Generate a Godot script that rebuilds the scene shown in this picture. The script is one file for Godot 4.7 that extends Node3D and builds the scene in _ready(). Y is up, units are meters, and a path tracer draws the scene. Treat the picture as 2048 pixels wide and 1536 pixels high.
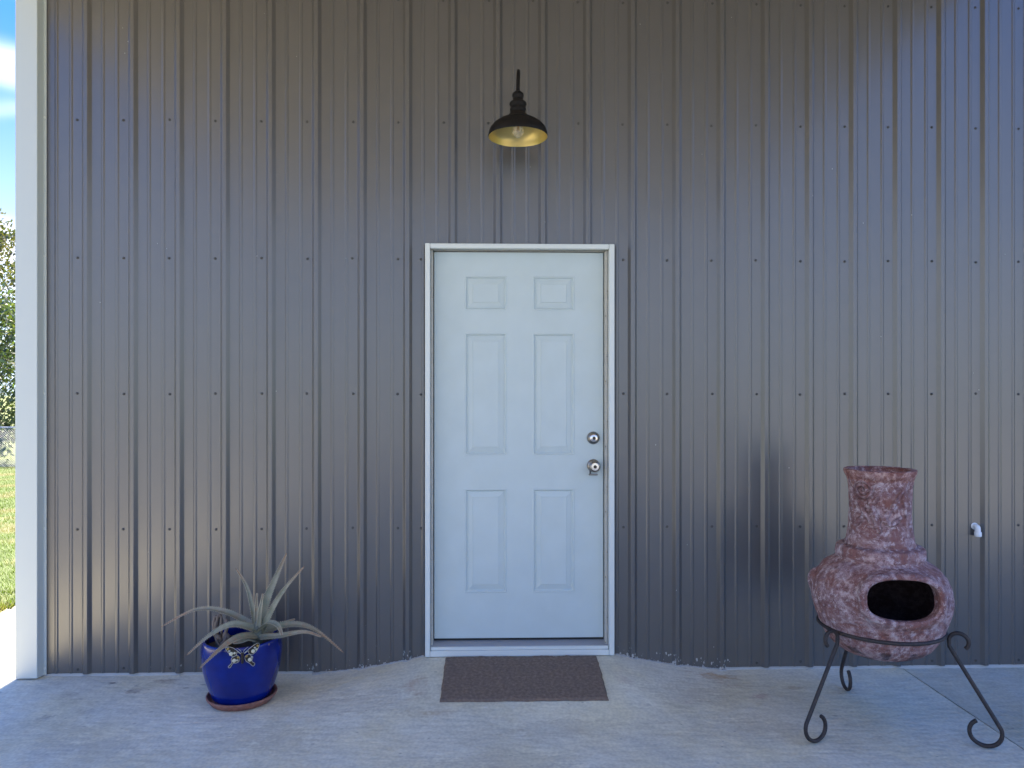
extends Node3D
# Shaded back wall of a dark ribbed metal building with a white door, a wall lamp, a potted aloe and a clay chiminea.
# World: the flat of the wall panels is z = 0, the slab is y = 0, x runs to the right, the camera stands at z = 3.76.

const RIB0 := -2.0313      # centre of the first full rib
const PITCH := 0.2286      # 9 inch rib spacing
const DOOR_L := -0.340
const DOOR_R := 0.6151
const DOOR_TOP := 2.168
const DOOR_BOT := 0.088

class MB:
	var v := PackedVector3Array()
	var n := PackedVector3Array()
	var t := PackedVector2Array()
	var c := PackedColorArray()
	var i := PackedInt32Array()
	func vert(p: Vector3, nn: Vector3, u := Vector2.ZERO, col := Color.WHITE) -> int:
		v.append(p); n.append(nn); t.append(u); c.append(col)
		return v.size() - 1
	func tri(a: int, b: int, d: int) -> void:
		var g := (v[b] - v[a]).cross(v[d] - v[a])
		if g.dot(n[a] + n[b] + n[d]) < 0.0:
			i.append(a); i.append(b); i.append(d)
		else:
			i.append(a); i.append(d); i.append(b)
	func quad(a: int, b: int, d: int, e: int) -> void:
		tri(a, b, d); tri(a, d, e)
	func flat(pa: Vector3, pb: Vector3, pc: Vector3, pd: Vector3, nn: Vector3, col := Color.WHITE) -> void:
		var a := vert(pa, nn, Vector2(0, 0), col)
		var b := vert(pb, nn, Vector2(1, 0), col)
		var d := vert(pc, nn, Vector2(1, 1), col)
		var e := vert(pd, nn, Vector2(0, 1), col)
		quad(a, b, d, e)
	func flat_tri(pa: Vector3, pb: Vector3, pc: Vector3, toward: Vector3, col := Color.WHITE) -> void:
		var nn := (pb - pa).cross(pc - pa).normalized()
		if nn.dot(toward) < 0.0:
			nn = -nn
		tri(vert(pa, nn, Vector2.ZERO, col), vert(pb, nn, Vector2.ZERO, col), vert(pc, nn, Vector2.ZERO, col))
	func box(lo: Vector3, hi: Vector3, b := 0.002, col := Color.WHITE) -> void:
		var m := (lo + hi) * 0.5
		var h := (hi - lo) * 0.5
		b = minf(b, minf(h.x, minf(h.y, h.z)) * 0.9)
		var id := {}
		for sx in [-1, 1]:
			for sy in [-1, 1]:
				for sz in [-1, 1]:
					var s := Vector3(sx, sy, sz)
					for ax in 3:
						var q := h - Vector3(b, b, b)
						q[ax] = h[ax]
						var nn := Vector3.ZERO
						nn[ax] = s[ax]
						id[[sx, sy, sz, ax]] = vert(m + q * s, nn, Vector2.ZERO, col)
		for ax in 3:
			var a1 := (ax + 1) % 3
			var a2 := (ax + 2) % 3
			for s in [-1, 1]:
				var k := []
				for w in [[-1, -1], [1, -1], [1, 1], [-1, 1]]:
					var e := [0, 0, 0, ax]
					e[ax] = s; e[a1] = w[0]; e[a2] = w[1]
					k.append(id[e])
				quad(k[0], k[1], k[2], k[3])
			for s1 in [-1, 1]:
				for s2 in [-1, 1]:
					var e0 := [0, 0, 0, a1]; e0[ax] = -1; e0[a1] = s1; e0[a2] = s2
					var e1 := [0, 0, 0, a1]; e1[ax] = 1; e1[a1] = s1; e1[a2] = s2
					var e2 := [0, 0, 0, a2]; e2[ax] = 1; e2[a1] = s1; e2[a2] = s2
					var e3 := [0, 0, 0, a2]; e3[ax] = -1; e3[a1] = s1; e3[a2] = s2
					quad(id[e0], id[e1], id[e2], id[e3])
		for sx in [-1, 1]:
			for sy in [-1, 1]:
				for sz in [-1, 1]:
					tri(id[[sx, sy, sz, 0]], id[[sx, sy, sz, 1]], id[[sx, sy, sz, 2]])
	func lathe(prof: Array, seg := 48, at := Vector3.ZERO, basis := Basis.IDENTITY, side := 1.0, col := Color.WHITE) -> void:
		# prof: Vector2(radius, height), walked upwards outside; side -1 turns it inside out
		var m := prof.size() - 1
		var nr := []
		for k in m:
			var d: Vector2 = prof[k + 1] - prof[k]
			nr.append(Vector2(d.y, -d.x).normalized() * side)
		for k in m:
			var n0: Vector2 = nr[k]
			var n1: Vector2 = nr[k]
			if k > 0 and nr[k - 1].dot(nr[k]) > 0.7: n0 = (nr[k] + nr[k - 1]).normalized()
			if k < m - 1 and nr[k + 1].dot(nr[k]) > 0.7: n1 = (nr[k] + nr[k + 1]).normalized()
			var ra := -1
			for s in seg + 1:
				var a := TAU * s / seg
				var e := Vector3(sin(a), 0, cos(a))
				var p0: Vector3 = e * prof[k].x + Vector3(0, prof[k].y, 0)
				var p1: Vector3 = e * prof[k + 1].x + Vector3(0, prof[k + 1].y, 0)
				var r := vert(at + basis * p0, basis * (e * n0.x + Vector3(0, n0.y, 0)), Vector2(float(s) / seg, prof[k].y), col)
				vert(at + basis * p1, basis * (e * n1.x + Vector3(0, n1.y, 0)), Vector2(float(s) / seg, prof[k + 1].y), col)
				if ra >= 0: quad(ra, ra + 1, r + 1, r)
				ra = r
	func tube(path: Array, rad, sides := 10, closed := false, square := 0.0, col := Color.WHITE) -> void:
		var m := path.size()
		var up := Vector3.UP
		var t0: Vector3 = (path[1] - path[0]).normalized()
		if absf(t0.dot(up)) > 0.9: up = Vector3.RIGHT
		var ring := []
		for k in m:
			var tg: Vector3
			if closed:
				tg = (path[(k + 1) % m] - path[(k + m - 1) % m]).normalized()
			else:
				tg = (path[mini(k + 1, m - 1)] - path[maxi(k - 1, 0)]).normalized()
			up = (up - tg * up.dot(tg)).normalized()
			var sd := tg.cross(up)
			var r: float = rad[k] if rad is Array else rad
			var row := []
			for s in sides:
				var a := TAU * (s + 0.5) / sides
				var cx := cos(a)
				var cy := sin(a)
				var e := sd * cx + up * cy
				var f := 1.0
				if square > 0.0: f = lerpf(1.0, 1.0 / maxf(absf(cx), absf(cy)), square)
				row.append(vert(path[k] + e * r * f, e, Vector2(float(s) / sides, k * 0.1), col))
			ring.append(row)
		for k in (m if closed else m - 1):
			var a: Array = ring[k]
			var b: Array = ring[(k + 1) % m]
			for s in sides:
				quad(a[s], b[s], b[(s + 1) % sides], a[(s + 1) % sides])
		if not closed:
			for e in [0, m - 1]:
				var nn: Vector3 = (path[0] - path[1]).normalized() if e == 0 else (path[m - 1] - path[m - 2]).normalized()
				var cc := vert(path[e], nn, Vector2.ZERO, col)
				var f := []
				for s in sides: f.append(vert(v[ring[e][s]], nn, Vector2.ZERO, col))
				for s in sides: tri(cc, f[s], f[(s + 1) % sides])
	func mesh() -> ArrayMesh:
		var a := []
		a.resize(Mesh.ARRAY_MAX)
		a[Mesh.ARRAY_VERTEX] = v; a[Mesh.ARRAY_NORMAL] = n; a[Mesh.ARRAY_TEX_UV] = t; a[Mesh.ARRAY_COLOR] = c; a[Mesh.ARRAY_INDEX] = i
		var m := ArrayMesh.new()
		m.add_surface_from_arrays(Mesh.PRIMITIVE_TRIANGLES, a)
		return m

var rng := RandomNumberGenerator.new()
var M := {}

# ---------------------------------------------------------------- helpers
func lin(r: float, g: float, b: float) -> Color:
	return Color(r, g, b).linear_to_srgb()

func mat(called: String, col: Color, rough: float, metal := 0.0, spec := 0.5) -> StandardMaterial3D:
	var m := StandardMaterial3D.new()
	m.resource_name = called
	m.albedo_color = col
	m.roughness = rough
	m.metallic = metal
	m.metallic_specular = spec
	M[called] = m
	return m

func put(mb, called: String, m: Material, parent: Node3D) -> MeshInstance3D:
	var o := MeshInstance3D.new()
	o.name = called
	o.mesh = mb.mesh() if mb is MB else mb
	o.material_override = m
	parent.add_child(o, true)
	return o

func tag(o: Node, label: String, category: String, group := "", kind := "") -> void:
	if label: o.set_meta("label", label)
	if category: o.set_meta("category", category)
	if group: o.set_meta("group", group)
	if kind: o.set_meta("kind", kind)

func base(called: String, at: Vector3, label: String, category: String, group := "") -> Node3D:
	var o := Node3D.new()
	o.name = called
	o.position = at
	add_child(o, true)
	tag(o, label, category, group)
	return o

func noise(sd: int, freq: float, oct := 4, kind := FastNoiseLite.TYPE_SIMPLEX_SMOOTH) -> FastNoiseLite:
	var f := FastNoiseLite.new()
	f.seed = sd; f.frequency = freq; f.noise_type = kind
	f.fractal_type = FastNoiseLite.FRACTAL_FBM; f.fractal_octaves = oct
	return f

func grey(sd: int, freq: float, w: int, h: int, oct := 4, seamless := true) -> PackedByteArray:
	var f := noise(sd, freq, oct)
	var im: Image = f.get_seamless_image(w, h) if seamless else f.get_image(w, h)
	im.convert(Image.FORMAT_L8)
	return im.get_data()

func ramp_tex(sd: int, freq: float, size: int, stops: Array, oct := 4) -> ImageTexture:
	# stops: [position, linear colour] pairs
	var g := grey(sd, freq, size, size, oct)
	var lut := []
	for k in 256:
		var x := k / 255.0
		var c: Color = stops[0][1]
		for s in stops.size() - 1:
			if x >= stops[s][0]:
				c = stops[s][1].lerp(stops[s + 1][1], clampf((x - stops[s][0]) / maxf(1e-5, stops[s + 1][0] - stops[s][0]), 0, 1))
		c = c.linear_to_srgb()
		lut.append([int(c.r * 255), int(c.g * 255), int(c.b * 255)])
	var o := PackedByteArray()
	o.resize(size * size * 3)
	for k in size * size:
		var l: Array = lut[g[k]]
		o[k * 3] = l[0]; o[k * 3 + 1] = l[1]; o[k * 3 + 2] = l[2]
	var im := Image.create_from_data(size, size, false, Image.FORMAT_RGB8, o)
	im.generate_mipmaps()
	return ImageTexture.create_from_image(im)

func bump_tex(sd: int, freq: float, size: int, strength: float, oct := 4) -> ImageTexture:
	var f := noise(sd, freq, oct)
	var im := f.get_seamless_image(size, size)
	im.convert(Image.FORMAT_RGBA8)
	im.bump_map_to_normal_map(strength)
	return ImageTexture.create_from_image(im)

func world_map(m: StandardMaterial3D, scale: float, albedo: Texture2D = null, normal: Texture2D = null, depth := 1.0, local := false) -> void:
	m.uv1_triplanar = true
	m.uv1_world_triplanar = not local
	m.uv1_scale = Vector3(scale, scale, scale)
	if albedo: m.albedo_texture = albedo
	if normal:
		m.normal_enabled = true; m.normal_texture = normal; m.normal_scale = depth

func curve(p: Array, steps: int) -> Array:
	var o := []
	for k in steps + 1:
		var x := float(k) / steps * (p.size() - 1)
		var s := mini(int(x), p.size() - 2)
		o.append(p[s].cubic_interpolate(p[s + 1], p[maxi(s - 1, 0)], p[mini(s + 2, p.size() - 1)], x - s))
	return o

func ss(a: float, b: float, x: float) -> float:
	return smoothstep(a, b, x)

# ---------------------------------------------------------------- stage
func _ready() -> void:
	rng.seed = 4711
	stage()
	materials()
	ground()
	building()
	door()
	splatter()
	lamp()
	elbow()
	mat_on_ramp()
	pot()
	aloe()
	butterfly()
	chiminea()
	iron_stand()
	yard()

func stage() -> void:
	var cam := Camera3D.new()
	cam.name = "camera"
	add_child(cam)
	cam.position = Vector3(0, 1.41, 3.76)
	cam.rotation.y = -0.026
	var near := 0.1
	cam.projection = Camera3D.PROJECTION_FRUSTUM
	cam.set_frustum(2.0 * near * 768.0 / 1480.0, Vector2(0, near * 20.0 / 1480.0), near, 2000.0)
	cam.current = true
	var we := WorldEnvironment.new()
	we.name = "environment"
	var e := Environment.new()
	e.background_mode = Environment.BG_SKY
	e.tonemap_mode = Environment.TONE_MAPPER_LINEAR
	e.tonemap_exposure = 5.0
	e.sdfgi_enabled = true; e.ssao_enabled = true; e.ssil_enabled = true
	var sk := Sky.new()
	var pm := PanoramaSkyMaterial.new()
	pm.panorama = sky_image()
	sk.sky_material = pm
	e.sky = sk
	e.background_energy_multiplier = 0.42
	we.environment = e
	add_child(we)
	var sun := DirectionalLight3D.new()
	sun.name = "sun"
	add_child(sun)
	sun.look_at_from_position(Vector3.ZERO, Vector3(0.059, -1.0, 0.84))
	sun.light_energy = 1.6
	sun.light_color = Color(1.0, 0.95, 0.87)
	sun.light_angular_distance = 0.5
	sun.shadow_enabled = true

func sky_image() -> ImageTexture:
	var w := 1024
	var h := 512
	var im := Image.create(w, h, false, Image.FORMAT_RGBF)
	var f := noise(31, 1.6, 5)
	var f2 := noise(77, 5.0, 4)
	for y in h:
		var el := PI * (0.5 - (y + 0.5) / h)
		var sn := sin(el)
		var up := maxf(sn, 0.0)
		var c := Color(0.036, 0.20, 0.74).lerp(Color(0.040, 0.265, 1.0), exp(-up * 2.0))
		c = c.lerp(Color(0.68, 0.85, 1.04), exp(-pow(up / 0.24, 2.0)))
		for x in w:
			var q := c
			if el > -0.05:
				var az := TAU * (x + 0.5) / w
				var d := Vector3(cos(az) * cos(el), sn * 4.5, sin(az) * cos(el))
				var k := f.get_noise_3dv(d) + 0.35 * f2.get_noise_3dv(d)
				var cl := ss(-0.05, 0.40, k) * 0.8 * ss(-0.05, 0.12, el) * (1.0 - ss(0.28, 0.50, el))
				q = c.lerp(Color(0.93, 0.96, 1.05), cl)
			else:
				q = Color(0.18, 0.2, 0.12)
			im.set_pixel(x, y, q)
	return ImageTexture.create_from_image(im)

func materials() -> void:
	var wm := mat("wall_paint", lin(0.074, 0.070, 0.067), 0.33, 0.0, 0.71)
	wm.clearcoat_enabled = true; wm.clearcoat = 0.45; wm.clearcoat_roughness = 0.22
	world_map(wm, 1.0, ramp_tex(5, 0.012, 512, [[0.0, Color(0.93, 0.93, 0.93)], [1.0, Color(1, 1, 1)]], 5))
	mat("screw_paint", lin(0.055, 0.052, 0.048), 0.4)
	mat("white_trim", lin(0.64, 0.67, 0.63), 0.35)
	mat("corner_paint", lin(0.50, 0.545, 0.525), 0.4)
	mat("door_paint", lin(0.52, 0.595, 0.585), 0.42)
	world_map(M.door_paint, 2.0, ramp_tex(8, 0.01, 256, [[0.0, Color(0.95, 0.95, 0.94)], [1.0, Color(1, 1, 1)]], 4), bump_tex(9, 0.12, 256, 1.0, 2), 0.06)
	mat("jamb_paint", Color.WHITE, 0.6)
	world_map(M.jamb_paint, 3.0, ramp_tex(12, 0.035, 256, [[0.0, Color(0.12, 0.10, 0.08)], [0.16, Color(0.30, 0.27, 0.22)], [0.24, Color(0.47, 0.45, 0.39)], [1.0, Color(0.54, 0.53, 0.47)]], 5))
	mat("gap_rubber", lin(0.02, 0.02, 0.02), 0.8)
	mat("sill_metal", lin(0.36, 0.37, 0.38), 0.5, 0.15)
	mat("nickel", lin(0.27, 0.255, 0.235), 0.36, 1.0)
	mat("bright_nickel", lin(0.72, 0.68, 0.62), 0.22, 1.0)
	mat("bronze", lin(0.009, 0.0075, 0.007), 0.5, 0.0, 0.28)
	mat("gold_inside", lin(0.58, 0.46, 0.16), 0.36, 0.6)
	mat("brass", lin(0.7, 0.42, 0.16), 0.3, 1.0)
	mat("pvc", lin(0.78, 0.80, 0.80), 0.3)
	mat("seal", lin(0.42, 0.42, 0.40), 0.85)
	mat("ceiling", lin(0.76, 0.64, 0.47), 0.7)
	mat("roof_metal", lin(0.35, 0.35, 0.36), 0.5)
	mat("joint", lin(0.02, 0.02, 0.02), 0.9)
	var gl := mat("bulb_glass", Color(1, 0.97, 0.9, 0.16), 0.02)
	gl.transparency = BaseMaterial3D.TRANSPARENCY_ALPHA
	var ct := concrete_tex()
	var cn := bump_tex(21, 0.16, 512, 2.0, 3)
	for d in [["concrete", lin(1, 1, 1)], ["concrete_smooth", lin(0.80, 0.82, 0.85)], ["concrete_walk", lin(1.12, 1.1, 1.05)]]:
		var m := mat(d[0], d[1], 0.78)
		m.albedo_texture = ct
		m.normal_enabled = true; m.normal_texture = cn; m.normal_scale = 0.25
	mat("gravel", Color.WHITE, 0.9)
	world_map(M.gravel, 0.6, ramp_tex(43, 0.05, 512, [[0.0, Color(0.165, 0.163, 0.158)], [1.0, Color(0.275, 0.272, 0.262)]], 5))
	var gd := mat("lawn_soil", Color.WHITE, 0.95)
	world_map(gd, 0.35, ramp_tex(40, 0.02, 512, [[0.0, Color(0.10, 0.085, 0.035)], [0.4, Color(0.13, 0.15, 0.035)], [0.6, Color(0.13, 0.17, 0.035)], [1.0, Color(0.19, 0.20, 0.06)]], 5))
	var gr := mat("grass", Color.WHITE, 0.7)
	gr.vertex_color_use_as_albedo = true
	gr.backlight_enabled = true; gr.backlight = Color(0.8, 0.8, 0.5)
	var lf := mat("leaves", Color.WHITE, 0.55)
	lf.vertex_color_use_as_albedo = true
	lf.backlight_enabled = true; lf.backlight = Color(0.7, 0.8, 0.4)
	mat("bark", lin(0.10, 0.085, 0.07), 0.9)
	mat("galvanised", lin(0.5, 0.51, 0.52), 0.45, 0.6)
	var cp := mat("carpet", Color.WHITE, 0.95)
	world_map(cp, 3.0, ramp_tex(50, 0.03, 512, [[0.0, Color(0.115, 0.083, 0.062)], [0.36, Color(0.175, 0.125, 0.092)], [0.62, Color(0.215, 0.153, 0.112)], [1.0, Color(0.29, 0.215, 0.16)]], 7), bump_tex(51, 0.16, 512, 12.0, 3), 0.55)
	
	var bl := mat("blue_glaze", Color.WHITE, 0.09, 0.0, 0.5)
	world_map(bl, 2.4, ramp_tex(60, 0.012, 256, [[0.0, Color(0.001, 0.007, 0.10)], [0.6, Color(0.001, 0.012, 0.165)], [1.0, Color(0.002, 0.022, 0.23)]], 4))
	mat("terracotta", Color.WHITE, 0.85)
	world_map(M.terracotta, 5.0, ramp_tex(62, 0.03, 256, [[0.0, Color(0.15, 0.06, 0.045)], [0.5, Color(0.25, 0.105, 0.075)], [1.0, Color(0.31, 0.17, 0.14)]], 5))
	mat("soil", lin(0.03, 0.022, 0.016), 0.95)
	var al := mat("aloe_skin", Color.WHITE, 0.5)
	al.vertex_color_use_as_albedo = true
	world_map(al, 9.0, ramp_tex(65, 0.05, 256, [[0.0, Color(0.78, 0.76, 0.72)], [1.0, Color(1, 1, 1)]], 4))
	mat("silver", lin(0.50, 0.48, 0.42), 0.3, 1.0)
	mat("dark_plate", lin(0.05, 0.04, 0.03), 0.4, 0.6)
	mat("cabochon_cream", lin(0.62, 0.58, 0.42), 0.25)
	mat("cabochon_gold", lin(0.45, 0.30, 0.08), 0.3, 0.5)
	var ir := mat("iron", Color.WHITE, 0.62)
	world_map(ir, 6.0, ramp_tex(70, 0.04, 256, [[0.0, Color(0.016, 0.013, 0.013)], [0.6, Color(0.032, 0.024, 0.022)], [0.85, Color(0.05, 0.033, 0.028)], [1.0, Color(0.11, 0.05, 0.03)]], 5))
	var cl := mat("clay", Color.WHITE, 0.88)
	cl.vertex_color_use_as_albedo = true
	world_map(cl, 2.1, clay_tex(), bump_tex(81, 0.035, 512, 9.0, 5), 0.9)

# ---------------------------------------------------------------- textures
const CX0 := -3.4
const CXW := 7.2
const CZ0 := -0.15
const CZW := 3.6

func concrete_tex() -> ImageTexture:
	var w := 1536
	var h := 768
	var g1 := grey(101, 0.004, w, h, 5, false)
	var g2 := grey(102, 0.03, w, h, 4, false)
	var g3 := grey(103, 0.25, w, h, 2, false)
	var sf := noise(104, 0.18, 3)
	var si := sf.get_image(192, h)
	si.convert(Image.FORMAT_L8)
	si.resize(w, h, Image.INTERPOLATE_BILINEAR)
	var st := si.get_data()
	var g5 := grey(105, 0.009, w, h, 5, false)
	var rr := PackedFloat32Array(); rr.resize(w * h)
	var gg := PackedFloat32Array(); gg.resize(w * h)
	var bb := PackedFloat32Array(); bb.resize(w * h)
	for k in w * h:
		var b := 0.555 + (g1[k] - 128) * 0.0006 + (g2[k] - 128) * 0.0004 + (g3[k] - 128) * 0.0007 + (st[k] - 128) * 0.00033
		var warm: float = clampf((g5[k] - 128) * 0.006, -0.3, 0.5)
		rr[k] = b * (1.16 + 0.05 * warm)
		gg[k] = b * (1.09 - 0.02 * warm)
		bb[k] = b * (0.85 - 0.15 * warm)
	# stains, dirt and marks: x, z, half width, half depth, colour it is drawn towards, strength
	var marks := [
		[1.10, 0.10, 0.13, 0.06, Color(0.42, 0.25, 0.11), 0.75], [1.16, 0.19, 0.10, 0.07, Color(0.40, 0.30, 0.22), 0.5],
		[1.24, 0.33, 0.05, 0.05, Color(0.38, 0.24, 0.21), 0.6], [0.92, 0.33, 0.22, 0.15, Color(0.40, 0.35, 0.26), 0.5],
		[0.86, 0.42, 0.05, 0.03, Color(0.40, 0.24, 0.20), 0.45], [1.43, 0.24, 0.06, 0.03, Color(0.30, 0.20, 0.12), 0.5],
		[-1.86, 0.10, 0.05, 0.02, Color(0.10, 0.08, 0.07), 0.8], [-1.62, 0.08, 0.06, 0.028, Color(0.20, 0.09, 0.06), 0.85],
		[-1.58, 0.07, 0.03, 0.012, Color(0.13, 0.06, 0.05), 0.9], [-1.71, 0.20, 0.06, 0.035, Color(0.17, 0.12, 0.10), 0.65],
		[-1.98, 0.24, 0.035, 0.03, Color(0.13, 0.08, 0.07), 0.75], [-1.92, 0.29, 0.02, 0.012, Color(0.10, 0.07, 0.06), 0.85],
		[-1.40, 0.13, 0.03, 0.01, Color(0.15, 0.12, 0.10), 0.8], [-1.34, 0.06, 0.05, 0.02, Color(0.24, 0.20, 0.14), 0.6],
		[-1.48, 0.17, 0.03, 0.012, Color(0.19, 0.15, 0.10), 0.7], [-1.80, 0.42, 0.02, 0.03, Color(0.14, 0.12, 0.11), 0.7],
		[-1.95, 0.48, 0.05, 0.03, Color(0.22, 0.20, 0.18), 0.5], [-0.36, 0.30, 0.07, 0.10, Color(0.40, 0.27, 0.18), 0.55],
		[-0.28, 0.52, 0.13, 0.04, Color(0.42, 0.33, 0.22), 0.6], [-0.62, 0.40, 0.25, 0.14, Color(0.38, 0.32, 0.25), 0.35],
		[0.62, 0.24, 0.05, 0.12, Color(0.41, 0.28, 0.20), 0.4], [0.30, 0.66, 0.30, 0.10, Color(0.39, 0.33, 0.24), 0.4],
		[-0.95, 0.70, 0.30, 0.14, Color(0.40, 0.35, 0.27), 0.4], [0.05, 0.95, 0.4, 0.12, Color(0.36, 0.33, 0.28), 0.4],
		[1.05, 0.66, 0.3, 0.12, Color(0.40, 0.36, 0.29), 0.4], [-1.60, 0.75, 0.3, 0.12, Color(0.36, 0.34, 0.30), 0.35],
		[1.50, 0.55, 0.03, 0.008, Color(0.16, 0.14, 0.13), 0.7], [0.70, 0.47, 0.03, 0.02, Color(0.26, 0.24, 0.22), 0.5],
		[1.66, 0.30, 0.06, 0.03, Color(0.32, 0.20, 0.12), 0.45], [-1.16, 0.52, 0.2, 0.05, Color(0.36, 0.33, 0.29), 0.4]]
	for m in marks:
		var px: float = (m[0] - CX0) / CXW * w
		var pz: float = (m[1] - CZ0) / CZW * h
		var rx: float = m[2] / CXW * w
		var rz: float = m[3] / CZW * h
		for y in range(maxi(0, int(pz - rz * 1.6)), mini(h, int(pz + rz * 1.6) + 1)):
			for x in range(maxi(0, int(px - rx * 1.6)), mini(w, int(px + rx * 1.6) + 1)):
				var k := y * w + x
				var d := Vector2((x - px) / rx, (y - pz) / rz).length()
				d += (g2[k] - 128) * 0.006 + (g3[k] - 128) * 0.002 + (st[k] - 128) * 0.003
				var s: float = (1.0 - ss(0.35, 1.15, d)) * m[5] * clampf(0.65 + (g2[k] - 128) * 0.012, 0.15, 1.0)
				var q: Color = m[4]
				rr[k] = lerpf(rr[k], q.r, s); gg[k] = lerpf(gg[k], q.g, s); bb[k] = lerpf(bb[k], q.b, s)
	# grit and paint flecks
	for k in 420:
		var p := rng.randi_range(2, w - 4) + rng.randi_range(2, h - 4) * w
		var dark := rng.randf() < 0.9
		for q in rng.randi_range(1, 3):
			var o := p + q
			var tt := 0.12 if dark else 0.75
			rr[o] = lerpf(rr[o], tt, 0.6); gg[o] = lerpf(gg[o], tt, 0.6); bb[o] = lerpf(bb[o], tt, 0.6)
	var out := PackedByteArray()
	out.resize(w * h * 3)
	for k in w * h:
		out[k * 3] = int(255.0 * pow(clampf(rr[k], 0, 1), 0.4545))
		out[k * 3 + 1] = int(255.0 * pow(clampf(gg[k], 0, 1), 0.4545))
		out[k * 3 + 2] = int(255.0 * pow(clampf(bb[k], 0, 1), 0.4545))
	var im := Image.create_from_data(w, h, false, Image.FORMAT_RGB8, out)
	im.generate_mipmaps()
	return ImageTexture.create_from_image(im)

func swirl(sd: int, freq: float, size: int, oct: int, amp: float) -> PackedByteArray:
	var f := noise(sd, freq, oct)
	f.domain_warp_enabled = true
	f.domain_warp_amplitude = amp
	f.domain_warp_frequency = freq * 0.8
	f.domain_warp_fractal_octaves = 3
	var im := f.get_seamless_image(size, size)
	im.convert(Image.FORMAT_L8)
	return im.get_data()

func clay_tex() -> ImageTexture:
	# red clay with a dry brushed pinkish lime wash
	var s := 768
	var a := swirl(201, 0.006, s, 4, 70.0)
	var b := swirl(202, 0.022, s, 5, 40.0)
	var c := grey(203, 0.11, s, s, 4)
	var out := PackedByteArray()
	out.resize(s * s * 3)
	for k in s * s:
		var x := a[k] / 255.0
		var y := b[k] / 255.0
		var z := c[k] / 255.0
		var col := Color(0.185, 0.085, 0.082).lerp(Color(0.145, 0.076, 0.082), ss(0.40, 0.62, y))
		col = col.lerp(Color(0.26, 0.11, 0.085), ss(0.52, 0.70, 1.0 - x) * 0.5)
		var wash := ss(0.44, 0.60, x * 0.50 + y * 0.38 + (z - 0.5) * 0.30 + 0.06)
		col = col.lerp(Color(0.375, 0.255, 0.265), wash * 0.88)
		var lime := ss(0.54, 0.66, y * 0.62 + x * 0.2 + (z - 0.5) * 0.30 + 0.08)
		col = col.lerp(Color(0.56, 0.48, 0.48), lime * 0.75)
		col = col.lerp(Color(0.075, 0.038, 0.036), ss(0.60, 0.72, 1.0 - (y * 0.6 + z * 0.4)) * 0.6)
		col = col.linear_to_srgb()
		out[k * 3] = int(col.r * 255); out[k * 3 + 1] = int(col.g * 255); out[k * 3 + 2] = int(col.b * 255)
	var im := Image.create_from_data(s, s, false, Image.FORMAT_RGB8, out)
	im.generate_mipmaps()
	return ImageTexture.create_from_image(im)

# ---------------------------------------------------------------- ground
func ramp_h(x: float, z: float) -> float:
	var kx := 0.0
	if x < 0.14:
		kx = clampf((x + 0.92) / 0.58, 0, 1)
	else:
		kx = clampf((1.22 - x) / 0.60, 0, 1)
	kx = lerpf(kx * kx, kx, 0.35)
	var kz := 1.0 - ss(0.0, 0.75, z)
	return 0.086 * kx * kz

func slab_uv(x: float, z: float) -> Vector2:
	return Vector2((x - CX0) / CXW, (z - CZ0) / CZW)

func slab(called: String, m: Material, x0: float, x1: float, z0: float, z1: float, nx: int, nz: int, top := 0.0, ramp := false) -> void:
	var mb := MB.new()
	var id := []
	var wob := noise(7, 2.0, 3)
	for j in nz + 1:
		var row := []
		var fz := float(j) / nz
		var z := z0 + (z1 - z0) * (fz * fz if ramp else fz)
		for k in nx + 1:
			var x := x0 + (x1 - x0) * k / nx
			var y := top
			var nn := Vector3.UP
			if ramp:
				y += ramp_h(x, z) + 0.002 * wob.get_noise_2d(x, z)
				var e := 0.01
				nn = Vector3(ramp_h(x - e, z) - ramp_h(x + e, z), 2 * e, ramp_h(x, z - e) - ramp_h(x, z + e)).normalized()
			row.append(mb.vert(Vector3(x, y, z), nn, slab_uv(x, z)))
		id.append(row)
	for j in nz:
		for k in nx:
			mb.quad(id[j][k], id[j][k + 1], id[j + 1][k + 1], id[j + 1][k])
	for e in [[x0, -1.0], [x1, 1.0]]:
		var a := mb.v.size()
		for z in [z0, z1]:
			for y in [top, top - 0.12]:
				mb.vert(Vector3(e[0], y, z), Vector3(e[1], 0, 0), slab_uv(e[0] + y, z))
		mb.quad(a, a + 1, a + 3, a + 2)
	var b := mb.v.size()
	for x in [x0, x1]:
		for y in [top, top - 0.12]:
			mb.vert(Vector3(x, y, z1), Vector3(0, 0, 1), slab_uv(x, z1 + y))
	mb.quad(b, b + 1, b + 3, b + 2)
	put(mb, called, m, self).set_meta("kind", "structure")

func ground_y(x: float, z: float) -> float:
	return -0.035 - 0.045 * clampf(-z - 1.6, 0.0, 22.0) * ss(-2.4, -4.5, x)

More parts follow.
